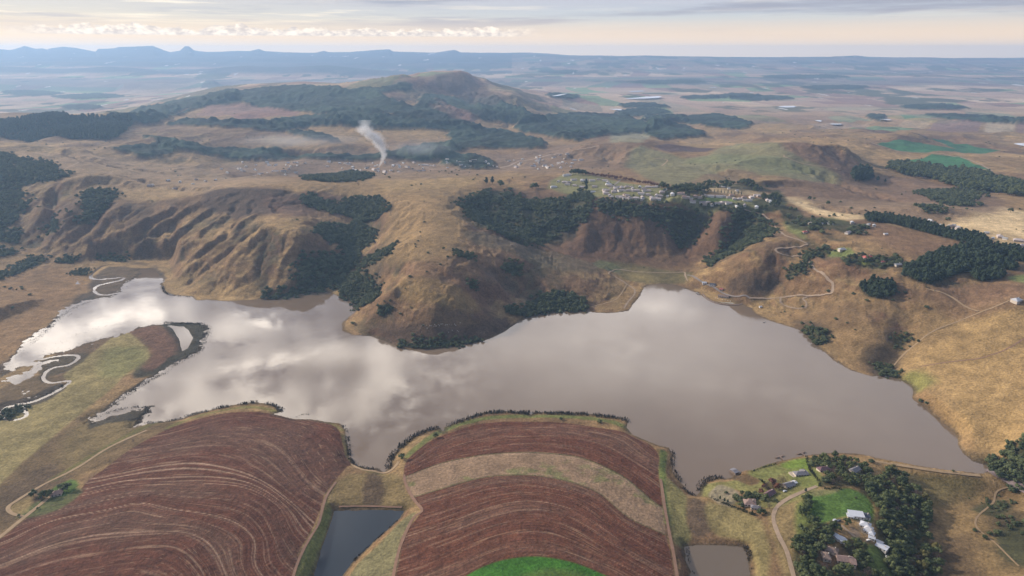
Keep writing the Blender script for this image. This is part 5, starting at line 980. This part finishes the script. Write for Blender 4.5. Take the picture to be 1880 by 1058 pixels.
# ------------------------------------------------------------------ trees that stand apart
TG = 'trees of the wooded valley beside the estate'
near_wood(('broad', 'broad', 'broad', 'bare', 'gold'), '1625,868 1642,869 1665,885 1683,903 1705,917 1708,960 1705,986 1719,1022 1721,1058 1690,1075 1642,1060 1625,1035 1610,1000 1608,970 1610,930 1595,915 1575,900 1600,890 1618,882', 8.2, 8.5, 12, 2, 'leafy tree in the dense wood running down the valley right of the estate', TG)
near_wood(('broad', 'broad', 'bush', 'bare'), '1486,842 1520,838 1560,845 1600,862 1606,885 1595,895 1560,893 1520,893 1500,885 1515,870 1490,860', 7.2, 6, 9.5, 1.5, 'garden tree in the grove between the lake shore and the round lawn', 'trees of the shore grove', .12)
near_wood(('broad', 'broad', 'broad', 'bush', 'bare'), '1475,975 1500,960 1530,965 1537,985 1518,1000 1500,1020 1505,1070 1458,1070 1460,1000', 7.2, 7.5, 11, 1, 'dark tree in the grove left of the estate greenhouses', 'trees of the left estate grove', 0)
near_wood(('broad', 'broad', 'bush'), '1560,990 1580,1000 1598,1022 1590,1040 1575,1045 1560,1020 1545,1003', 6.8, 7, 10, 1, 'dark tree between the drive and the lower lawn', 'trees beside the estate drive', 0)
near_wood(('broad', 'bare', 'bush'), '1505,1040 1540,1045 1600,1045 1625,1070 1500,1070', 7, 7, 10, 1, 'dark tree at the bottom edge below the brown farmhouse', 'trees below the farmhouse', .1)
near_wood(('bare', 'rust', 'bare'), '1395,900 1415,890 1440,884 1445,895 1425,905 1402,912', 5.5, 6, 8.5, .5, 'purplish bare garden tree left of the grey cottage', 'purplish trees beside the cottage')
near_wood(('bush', 'broad'), '1350,918 1358,905 1375,907 1400,912 1408,922 1390,920 1368,922 1360,935', 5.2, 5, 8, .5, 'dark garden tree behind the brown tiled house', 'garden trees behind the brown tiled house')
for k, (px, py, h, lab) in enumerate(((1482, 922, 10, 'tallest of the dark round trees on the lawn west edge'), (1484, 931, 9, 'dark round tree just below the tallest lawn edge tree'), (1473, 947, 11, 'broad dark tree at the foot of the lawn edge row'), (1480, 940, 9, 'middle dark tree of the lawn edge row'), (1479, 903, 5, 'small cone shaped tree where the lane meets the lawn'), (1483, 911, 4, 'low round bush beside the lane bend'),
    (1555, 963, 7, 'round bush in front of the estate forecourt'), (1469, 969, 6, 'small tree left of the estate grove'), (1395, 945, 7, 'lone leafy tree below the hedge near the brown house'), (1402, 942, 6, 'small tree right of the lone leafy hedge tree'), (1412, 934, 7, 'bare brownish tree beside the lane bend'), (1424, 921, 5, 'dark bush on the lane inside the bend'), (1333, 906, 3.5, 'round clipped tree in the middle of the sandy square'),
    (1322, 917, 4.5, 'slim tree at the lower left of the sandy square'), (1330, 921, 4.5, 'slim tree below the sandy square'), (1336, 923, 4, 'slimmer tree right below the sandy square'), (1600, 849, 6, 'round tree at the start of the dam wall'), (1750, 866, 3, 'tiny tree standing on the dam crest'), (738, 843, 7, 'dark round tree at the bottom of the field beside the inlet'), (800, 803, 6.5, 'dark round bush on the left part of the field margin'),
    (1030, 771, 5, 'small dark bush on the field margin top'), (1101, 776, 6, 'dark round bush on the right part of the field margin'), (92, 913, 9, 'dark tree left of the brown roofed farm among the group'), (122, 900, 9, 'dark spreading tree right of the brown farm roof'), (78, 915, 9, 'dark tree in the middle of the farm group'), (62, 912, 9, 'leftmost dark tree of the farm group'), (110, 895, 6, 'small tree behind the brown roofed farm'),
    (245, 812, 5, 'thin bare bush on the red field edge'), (202, 850, 4, 'low thorn bush on the red field edge'), (1571, 915, 2.5, 'low hedge stub on the round lawn'), (35, 948, 3.5, 'low bush beside the farm lane'), (70, 935, 3.5, 'dark shrub between lane and red field'))):
    one('bare' if 'bare' in lab or 'thorn' in lab else ('pine' if 'cone' in lab or 'slim' in lab else ('broad' if h > 6.4 else 'bush')), px, py, h, lab, 'bush' if 'bush' in lab or 'shrub' in lab or 'hedge stub' in lab else 'tree', 1.3 if 'round' in lab or 'spread' in lab else 1.05, 'bush' if 'bush' in lab or 'shrub' in lab else 'tree')
for k, (px, py, h, kd, lab) in enumerate(((893, 338, 20, 'pine', 'left one of the two dark conifers on the plateau edge'), (904, 337, 20, 'pine', 'right one of the two dark conifers on the plateau edge'), (920, 343, 20, 'broad', 'round dark tree right of the two conifers'), (935, 338, 16, 'bare', 'purplish bare tree right of the conifers'), (978, 347, 17, 'broad', 'dark tree beside the white hut left of the village'), (984, 346, 17, 'broad', 'second dark tree beside the white hut left of the village'),
    (1076, 340, 18, 'pine', 'upper tall conifer at the front of the village'), (1076, 350, 18, 'pine', 'lower tall conifer at the front of the village'), (1215, 346, 19, 'broad', 'tall dark tree at the end of the rust coloured row'), (715, 328, 8, 'broad', 'lone round tree on the near crest left of centre'), (658, 341, 10, 'bare', 'purple bare tree on the crest left of centre'), (588, 334, 10, 'pine', 'dark tree beside the walled kraal on the crest'),
    (1520, 376, 10, 'broad', 'single dark tree on the golden slope right of the village'), (1486, 367, 10, 'broad', 'left lone tree on the skyline of the golden slope'), (1495, 367, 7, 'broad', 'small lone tree right of the skyline tree'), (1631, 312, 18, 'broad', 'upright tree left of the tall tree belt'), (1611, 333, 18, 'pine', 'tall tree right of the upright clump'), (1625, 335, 12, 'pine', 'smaller tree right of the upright clump'), (735, 578, 6, 'bush', 'round bush on the left flank of the headland'), (648, 596, 8, 'bush', 'dark bush at the waterline of the headland tip'),
    (557, 476, 7, 'bush', 'lone round bush above the inlet wood'), (814, 457, 6, 'bush', 'small round bush on the headland top'), (1555, 594, 4, 'bush', 'tiny bush in the middle of the right slope'), (1520, 536, 7, 'bush', 'round bush inside the last bend of the winding road'), (1567, 541, 7, 'bush', 'bush left of the round plantation'), (1690, 738, 6, 'bush', 'shore bush at the right end of the lake'), (1700, 741, 5, 'bush', 'smaller shore bush beside it at the right end of the lake'), (1855, 390, 12, 'broad', 'dark tree on the far golden strip at right'), (1740, 405, 12, 'bush', 'bush clump on the golden strip above the pine belt'))):
    one(kd, px, py, h, lab, 'tree' if kd != 'bush' else 'bush', 1.15, 'tree' if kd != 'bush' else 'bush')
for i in range(7): one('broad', 1049 + i * 4.2, 320.5 + .2 * i, r_.uniform(16, 20), 'tall dark tree in the clump at the top of the village', 'tree', 1., 'tree', 'dark clump above the village')
for i in range(34):
    q = i / 33; one('rust', np.interp(q, [0, .5, .55, 1], [1068, 1130, 1140, 1216]) + r_.uniform(-1, 1), np.interp(q, [0, .5, .55, 1], [320.5, 329, 330, 345]) + r_.uniform(-.8, .8), r_.uniform(9, 12), 'rust coloured tree in the long row along the village back edge', 'tree', 1.05, 'tree', 'rust coloured tree row behind the village')
for i in range(16): one('pine', 1268 + i * 6.2, 351 + i * .55, r_.uniform(10, 14), 'thin poplar in the row behind the village green', 'poplar', .35, 'tree', 'poplars behind the village green')
print('near trees', NEAR)

# ------------------------------------------------------------------ reeds, hedges
reedm = simple_mat('reeds', (.060, .050, .038), .95, .3, .3); hedgem = simple_mat('hedge', (.040, .045, .020), .95, .3, .5)
def strip_plants(name, s, wd, hgt, dens, m, label, kind='stuff', cat='reeds', zmin=0.):
    P = smooth_line(hit(*np.array(lst(s)).T), 5); L = np.r_[0, np.cumsum(np.linalg.norm(np.diff(P, axis=0), axis=1))]; n = int(L[-1] * wd * dens)
    q = r_.uniform(0, L[-1], n); X_ = np.interp(q, L, P[:, 0]) + r_.uniform(-.5, .5, n) * wd * 1.1; Y_ = np.interp(q, L, P[:, 1]) + r_.uniform(-.5, .5, n) * wd
    kk = (vnoise(q / 11 + len(s), q * 0, 6) + .5 * vnoise(q / 4, q * 0, 7)) > -.62; X_, Y_, q = X_[kk], Y_[kk], q[kk]; n = len(q); hgt = hgt * .85 * (1 + .35 * vnoise(q / 7, q * 0, 8))
    Z_ = np.maximum(grid_h(H, X_, Y_), zmin - .3); hh_ = hgt * r_.uniform(.5, 1.25, n); a = r_.uniform(0, 6.28, n); b_ = r_.uniform(.25, .6, n) * hgt * .35
    v = []
    for k in range(3):
        an = a + k * 2.094; v.append(np.c_[X_ + np.cos(an) * b_, Y_ + np.sin(an) * b_, Z_ - .2])
    for k in range(3):
        an = a + k * 2.094 + .6; v.append(np.c_[X_ + np.cos(an) * b_ * .75 + r_.normal(size=n) * .2, Y_ + np.sin(an) * b_ * .75, Z_ + hh_ * r_.uniform(.7, 1.05, n)])
    v.append(np.c_[X_, Y_, Z_ + hh_ * 1.12]); v = np.stack(v, 1).reshape(-1, 3); i = np.arange(n) * 7
    fs = [np.c_[i + p, i + q_, i + s_] for p, q_, s_ in ((0, 1, 3), (1, 4, 3), (1, 2, 4), (2, 5, 4), (2, 0, 5), (0, 3, 5), (3, 4, 6), (4, 5, 6), (5, 3, 6))]
    return link(name, mesh_np(name, v, np.vstack(fs), [m], False), kind=kind, label=label, cat=cat)
for s, wd, hg, lab in (('342,765 369,757.5 402,749.5 436,743 469,739 499,743 512,750 518,757', 7, 2.6, 'dark reed band along the lake edge of the left red field'), ('268,777 302,775 334,769', 5, 2.2, 'thin reed band left of the gap below the left field'), ('540,768 556,765 575,765', 3, 1.5, 'small reed islet off the left field'),
                       ('628,782 636,792 639,818 643,841 653,854 675,861 695,862', 5, 2.4, 'reed band around the left side of the narrow inlet'), ('712,862 719,840 736,821 759,802 786,790 806,786', 8, 3, 'reed band around the right side of the narrow inlet'), ('815,784.5 860,768.5 890,759.5 927,757 970,759', 8, 3, 'reed band along the middle of the domed red field'), ('978,759 1010,759 1044,760 1094,763 1141,769 1153,775', 8, 3, 'reed band along the right end of the domed red field'),
                       ('1228,823 1236,836 1233,850 1237,866 1247,880 1254,890', 5, 2.6, 'ragged reeds on the shore right of the domed field'), ('1284,905 1286,893 1294,885 1306,879 1318,877 1328,880', 8, 3, 'dark reed crescent at the point left of the hedged gardens'), ('1262,905 1250,892 1262,902 1275,911', 4, 2.2, 'reeds in the corner of the small cove'),
                       ('300,692 322,670 355,652 369,641 375,622 382,604 369,596 335,594 300,595', 10, 1.3, 'dark reeds fringing the river spit'), ('205,748 235,727 261,708 300,688', 9, 1.4, 'dark reeds between the olive field and the lake'), ('175,772 204,758 235,753 270,748 262,765 240,780', 6, 1.6, 'reeds on the finger of land in the flooded corner'), ('60,632 90,603 111,582 140,566 165,555', 9, 1., 'reeds on the upper bank of the flooded river'),
                       ('0,758 40,742 90,722 125,703', 4, 1.6, 'reeds following the lower river channel'), ('297,520 302,536 318,543 350,546', 4, 2, 'bush fringe along the foot of the striped spurs')):
    strip_plants('reed_bed', s, wd, hg, .55, reedm, lab)
for s, wd, hg, dn_, lab in (('5,672 40,645 80,610 112,585 140,568 175,553', 26, 1., .035, 'loose reed tufts standing in the shallow upper edge of the flooded river'), ('312,600 345,597 376,602 378,625 362,645 335,660', 26, 1.2, .05, 'dense tufts of reeds and bushes around the spit pool'), ('210,745 240,727 270,705', 20, 1.2, .04, 'loose tufts in the water off the olive field'), ('170,775 215,760 262,748 282,748', 16, 1.2, .06, 'tufts along the flooded finger of land'),
        ('70,655 120,628 170,610 240,592', 14, .9, .05, 'tufts along the main river channel through the marsh'), ('0,700 40,690 80,668', 22, .9, .05, 'tufts dotting the bright shallows at the left edge'), ('262,500 250,512 225,530 215,540', 14, .9, .05, 'tufts at the head of the lake arm'), ('100,645 130,640 180,625 160,650 110,665', 16, .9, .05, 'low rushes inside the river bends')):
    strip_plants('reed_bed', s, wd, hg, dn_, reedm, lab)
for s, wd, hg, lab in (('1302,913 1330,925 1360,936 1385,946', 3, 2.4, 'long dark hedge below the gardens beside the lake'), ('1395,880 1405,890 1412,900', 2.5, 2.4, 'short hedge between the lawns left of the purple trees'), ('1380,866 1400,859 1425,852', 2, 1.8, 'shore hedge left of the jetties'), ('1480,838 1487,862 1500,880 1505,893', 2.5, 2.6, 'hedge line separating the lodge lawn from the grove'), ('1515,898 1535,896 1545,899', 3, 2.4, 'low hedge on top of the round lawn'), ('1368,1004 1375,1020 1378,1045', 4, 2.4, 'brown reeds on the right bank of the small pond'), ('1262,1010 1266,1030 1275,1055', 3, 2.2, 'brown reeds on the left bank of the small pond'), ('735,950 712,972 690,992 668,1012 645,1035', 2, 1.6, 'reeds on the right bank of the slate blue pond')):
    strip_plants('hedge' if 'hedge' in lab else 'reed_bed', s, wd, hg, 1.4, hedgem if 'hedge' in lab else reedm, lab, 'stuff' if 'reed' in lab else None, 'hedge' if 'hedge' in lab else 'reeds')

# ------------------------------------------------------------------ rocks on the headland cliff
def rock(seed, s_):
    r = np.random.default_rng(seed); v, f = blob_mesh((0, 0, .2), (s_, s_ * .7, s_ * 1.1), 1, r, .3); return mesh_np('rock', v, f, [HM['stone']], False)
RK = [rock(k, 1.) for k in range(4)]
for i in range(30):
    px = 770 + i * 2.55 + r_.uniform(-1.5, 1.5); py = np.interp(px, [770, 830, 860, 890], [598, 597, 592, 587]) + r_.uniform(-2, 2) + (r_.uniform(0, 22) if r_.uniform() < .25 else 0); p = on(px, py); s_ = r_.uniform(.5, 1.3)
    o = link('rock', RK[i % 4], None, p, r_.uniform(0, 6), label='pale boulder in the broken cliff band of the central headland', cat='rock', group='boulders of the headland cliff band'); o.scale = (s_, s_, s_ * 1.1)

# ------------------------------------------------------------------ jetties, boathouse, harbour basin
def jetty(px, py, ang, L, label, T_=True):
    x, y = pt(px, py, 0.); e = bpy.data.objects.new('jetty', None); sc.collection.objects.link(e); e.location = (x, y, 0); e.rotation_euler = (0, 0, R(ang)); e['label'] = label; e['category'] = 'jetty'
    v, f = [], []; bx(v, f, -1.1, 1.1, -4, L, .75, 1.0)
    if T_: bx(v, f, -6, 6, L, L + 2.6, .76, 1.01)
    mk('deck', v, f, HM['wood'], e)
    for a, b_ in ((-.9, 1), (.9, 1), (-.9, L * .6), (.9, L * .6), (-5, L + 1.3), (5, L + 1.3)):
        if abs(a) > 2 and not T_: continue
        v, f = [], []; bx(v, f, a - .15, a + .15, b_ - .15, b_ + .15, -2, 1.5); mk('post', v, f, HM['wood'], e)
    return e
jetty(1440, 846, 22, 7, 'left one of the two T shaped wooden jetties on the near shore'); jetty(1480, 839, 22, 7, 'right one of the two T shaped wooden jetties on the near shore'); jetty(1372, 868, 10, 4, 'short straight plank jetty right of the boathouse', False)
x, y = pt(1348, 868, 0.); e = bpy.data.objects.new('boathouse', None); sc.collection.objects.link(e); e.location = (x, y, .4); e.rotation_euler = (0, 0, R(28)); e['label'] = 'small grey timber boathouse over the water at the near shore'; e['category'] = 'boathouse'
v, f = [], []; bx(v, f, -3.2, 3.2, -5, 5, -.6, .3); mk('platform', v, f, HM['wood'], e); v, f = [], []; bx(v, f, -2.6, -2.3, -4, 4, .3, 2.4); bx(v, f, 2.3, 2.6, -4, 4, .3, 2.4); mk('wall', v, f, HM['wood'], e); v, f = roof_np('gable', -2.6, 2.6, -4, 4, 2.4, 1.2); mk('roof', v, f, HM['grey'], e)
BAS = np.array([pt(*p, 0.) for p in lst('1294,543 1304,541 1318,545 1335,549 1352,552 1356,556 1345,558 1325,556 1305,550')])
sheet('harbour_basin', BAS, .42, simple_mat('pale_concrete', (.42, .44, .40), .5, .1, .05))
# quay wall round the basin
P = smooth_line(np.array([pt(*p, 0.) for p in lst('1290,540 1297,548 1308,554 1325,559 1345,560.5 1362,559')]), 4); v, f = [], []
for a, b_ in zip(P[:-1], P[1:]):
    d_ = (b_ - a) / np.linalg.norm(b_ - a); n_ = np.array([-d_[1], d_[0]]) * 1.3; o = len(v); v += [(*(a - n_), -1), (*(b_ - n_), -1), (*(b_ + n_), -1), (*(a + n_), -1), (*(a - n_), .9), (*(b_ - n_), .9), (*(b_ + n_), .9), (*(a + n_), .9)]; f += [[o + k for k in q] for q in ((4, 5, 6, 7), (0, 1, 5, 4), (2, 3, 7, 6))]
q = mk('quay_wall', v, f, HM['thatch'], None, label='curved earth quay wall around the pale harbour basin', cat='quay')
# boats
def boat(px, py, ang, c, label, L=6.5, z=0.):
    x, y = pt(px, py, z); w_ = L * .17; st = [(-.5, .8), (-.2, 1), (.15, .95), (.38, .55), (.5, .04)]; v, f = [], []
    for s_, k in st: v += [(s_ * L, -w_ * k, .7 + .15 * max(s_, 0)), (s_ * L, -w_ * k * .6, -.1), (s_ * L, w_ * k * .6, -.1), (s_ * L, w_ * k, .7 + .15 * max(s_, 0))]
    for i in range(4): o = 4 * i; f += [[o, o + 4, o + 5, o + 1], [o + 1, o + 5, o + 6, o + 2], [o + 2, o + 6, o + 7, o + 3]]
    f += [[0, 1, 2, 3]]; e = bpy.data.objects.new('boat', None); sc.collection.objects.link(e); e.location = (x, y, z + .05); e.rotation_euler = (0, 0, R(ang)); e['label'] = label; e['category'] = 'boat'
    mk('hull', v, f, HM[c], e); d_ = [(s_ * L * .96, sg * w_ * k * .9, .55) for s_, k in st for sg in (-1, 1)]; mk('deck', d_, [[2 * i, 2 * i + 2, 2 * i + 3, 2 * i + 1] for i in range(4)], HM['grey'], e); v, f = [], []; bx(v, f, -.1 * L, .12 * L, -w_ * .55, w_ * .55, .56, 1.3); mk('cabin', v, f, HM['whitewall'], e)
boat(1279, 538, 20, 'whitewall', 'white boat moored left of the harbour basin'); boat(1283, 541, -30, 'wood', 'dark boat beside the white moored boat'); boat(1403, 592, 40, 'slate', 'tiny dark boat out on the water right of the grassy point', 5)
for k, (px, py) in enumerate(((1313, 548), (1318, 549.5), (1326, 551.5), (1331, 552), (1336, 553), (1341, 554))): boat(px, py, 60 - k * 25, 'slate' if k % 2 else 'wood', 'dark boat on the pale harbour basin, number counted from the left: ' + ['first', 'second', 'third', 'fourth', 'fifth', 'sixth'][k], 5.5, .45)
# cars
def car(px, py, ang, c, label):
    p = on(px, py); e = bpy.data.objects.new('car', None); sc.collection.objects.link(e); e.location = p + Vector((0, 0, .1)); e.rotation_euler = (0, 0, R(ang)); e['label'] = label; e['category'] = 'car'
    pr = [(-2.2, .35), (-2.2, .9), (-1.9, 1.0), (-1.4, 1.5), (.5, 1.52), (1.2, 1.0), (2.1, .85), (2.25, .35)]; n = len(pr); v = [(a, s_ * .85, b_) for s_ in (-1, 1) for a, b_ in pr]; f = [list(range(n))[::-1], list(range(n, 2 * n))] + [[i, (i + 1) % n, (i + 1) % n + n, i + n] for i in range(n)]
    mk('body', v, f, HM[c], e); v, f = [], []; bx(v, f, -1.3, .6, -.87, .87, 1.05, 1.4); mk('window', v, f, HM['glass'], e)
    for a in (-1.4, 1.4):
        for s_ in (-.8, .8):
            v = [(a + .33 * math.cos(t_), s_ + d_, .33 + .33 * math.sin(t_)) for d_ in (-.1, .1) for t_ in np.arange(10) * .628]; f = [list(range(10)), list(range(10, 20))[::-1]] + [[i, i + 10, (i + 1) % 10 + 10, (i + 1) % 10] for i in range(10)]; mk('wheel', v, f, HM['slate'], e)
car(1532, 956, 30, 'white', 'white car parked at the left end of the estate forecourt'); car(1540, 957, 20, 'slate', 'dark car parked right of the white forecourt car'); car(1598, 986, 60, 'white', 'white car behind the estate row'); car(1594, 993, 20, 'whitewall', 'pale car beside the small estate shed'); car(1441, 903, 20, 'white', 'white car in the cottage yard by the lane')

# ------------------------------------------------------------------ spillway at the right end of the dam
P = hit(*np.array(lst('1814,862 1826,868 1845,880 1865,892 1890,905')).T); road('spillway', '1812,862 1826,870 1845,881 1865,892 1890,906', 10, simple_mat('spillway_concrete', (.20, .15, .14), .9, .25, .2), .5)

# ------------------------------------------------------------------ smoke
def smoke(name, pts, rads, dens, label):
    """a rising plume: a loose hull and a density that thins away from the plume's winding axis"""
    y0 = hit([pts[0][0]], [pts[0][1]])[0][1]; P = []
    for px, py in pts:
        dx, dy, dz = ray(px, py); t_ = y0 / dy; P.append((dx * t_, CAMZ + dz * t_))
    P = np.array(P); P[0, 1] -= 2; z0, z1 = P[0, 1], P[-1, 1] + rads[-1]; xm, xs = P[:, 0].min() - 5, np.ptp(P[:, 0]) + 10; V_, F_ = [], []; k = 12; n = 14
    for i in range(n):
        z = z0 + (z1 - z0) * i / (n - 1); xc = np.interp(z, P[:, 1], P[:, 0]); q = np.interp(z, P[:, 1], rads) * 1.35
        V_ += [(xc + q * math.cos(a * 2 * math.pi / k), y0 + q * math.sin(a * 2 * math.pi / k), z) for a in range(k)]
    for i in range(n - 1): F_ += [(i * k + j, i * k + (j + 1) % k, (i + 1) * k + (j + 1) % k, (i + 1) * k + j) for j in range(k)]
    F_ += [tuple(range(k))[::-1], tuple(range((n - 1) * k, n * k))]
    m = bpy.data.materials.new(name); m.use_nodes = True; t = NT(m.node_tree); t.n.remove(t.n['Principled BSDF']); v = t.node('ShaderNodeVolumePrincipled'); v.inputs['Color'].default_value = (1, 1, 1, 1)
    g = t.node('ShaderNodeNewGeometry').outputs['Position']; s3 = t.node('ShaderNodeSeparateXYZ'); t.l.new(g, s3.inputs[0]); zz = t.ramp(s3.outputs[2], z0, z1, 0, 1, False)
    r = t.node('ShaderNodeValToRGB'); t.l.new(zz, r.inputs[0]); e = r.color_ramp.elements; mr = max(rads)
    for i, (p, q) in enumerate(zip(P, rads)):
        u = (p[1] - z0) / (z1 - z0); el_ = e[0] if i == 0 else e.new(min(u, .98)); el_.position = max(min(u, .98), 0); el_.color = ((p[0] - xm) / xs, q / mr, 0, 1)
    e[-1].position = 1; e[-1].color = ((P[-1, 0] - xm) / xs, .7, 0, 1)
    c = t.node('ShaderNodeSeparateColor'); t.l.new(r.outputs[0], c.inputs[0])
    dx_ = t.math('SUBTRACT', s3.outputs[0], t.math('ADD', t.math('MULTIPLY', c.outputs[0], xs), xm)); dy_ = t.math('SUBTRACT', s3.outputs[1], y0)
    q = t.math('DIVIDE', t.math('SQRT', t.math('ADD', t.math('MULTIPLY', dx_, dx_), t.math('MULTIPLY', dy_, dy_))), t.math('MULTIPLY', c.outputs[1], mr))
    nz_ = t.noise(g, .06, 5, .65); q = t.math('ADD', q, t.math('MULTIPLY', t.math('SUBTRACT', nz_, .5), 2.4))
    t.l.new(t.math('MULTIPLY', t.ramp(q, .15, 1.05, dens, 0), t.ramp(zz, .55, 1., 1, .15)), v.inputs['Density']); t.l.new(v.outputs[0], t.n['Material Output'].inputs['Volume']); m.cycles.volume_step_rate = .5
    me = bpy.data.meshes.new(name); me.from_pydata(V_, [], F_); me.materials.append(m); return link(name, me, kind='stuff', label=label, cat='smoke')
smoke('smoke', ((694, 308), (702, 296), (705, 284), (699, 266), (688, 252), (670, 240)), (3, 8, 14, 24, 34, 36), .075, 'white smoke plume rising from the valley settlement')
def drift(px0, px1, py, yw, hgt, dens, label):
    a = hit([px0], [py])[0]; b_ = hit([px1], [py])[0]; c = (a + b_) / 2; L = np.linalg.norm(b_ - a) / 2; v, f = blob_mesh((0, 0, 0), (L, yw, hgt), 3, np.random.default_rng(3), .03)
    m = bpy.data.materials.new('smoke_drift'); m.use_nodes = True; t = NT(m.node_tree); t.n.remove(t.n['Principled BSDF']); vv_ = t.node('ShaderNodeVolumePrincipled'); vv_.inputs['Color'].default_value = (.92, .95, 1, 1)
    g = t.node('ShaderNodeTexCoord').outputs['Object']; sc_ = t.node('ShaderNodeVectorMath', operation='MULTIPLY'); t.l.new(g, sc_.inputs[0]); sc_.inputs[1].default_value = (1 / L, 1 / yw, 1 / hgt); ln = t.node('ShaderNodeVectorMath', operation='LENGTH'); t.l.new(sc_.outputs[0], ln.inputs[0])
    t.l.new(t.math('MULTIPLY', t.ramp(ln.outputs['Value'], 1., .0, 0, dens), t.ramp(t.noise(g, .006, 3, .5), .35, .65, .4, 1.3)), vv_.inputs['Density']); t.l.new(vv_.outputs[0], t.n['Material Output'].inputs['Volume'])
    z = max(gz(*a), gz(*b_), gz(*c)); return link('smoke_drift', mesh_np('smoke_drift', v, f, [m], True), None, (c[0], c[1], z + hgt * .5), math.atan2(b_[1] - a[1], b_[0] - a[0]), kind='stuff', label=label, cat='smoke')
drift(390, 700, 266, 190, 30, .0024, 'thin smoke lying along the valley ridge left of the plume')
drift(690, 850, 286, 190, 35, .0020, 'faint bluish smoke drifting right of the plume over the settlement')
# low smoke lying over the valley ridge
# ------------------------------------------------------------------ air
hz = bpy.data.materials.new('haze'); hz.use_nodes = True; t = NT(hz.node_tree); t.n.remove(t.n['Principled BSDF'])
v = t.node('ShaderNodeVolumePrincipled'); v.inputs['Color'].default_value = (.42, .66, 1., 1); v.inputs['Density'].default_value = 5.9e-5; v.inputs['Anisotropy'].default_value = .3
t.l.new(v.outputs[0], t.n['Material Output'].inputs['Volume'])
vs_, fs = [], []; zb = float(H.min()) - 1; bx(vs_, fs, -45000, 45000, -500, 18300, zb, max(float(H.max()), CAMZ) + 12)
mk('haze', vs_, fs, hz, None, kind='stuff', label='thin blue haze filling the air over the plain', cat='haze')
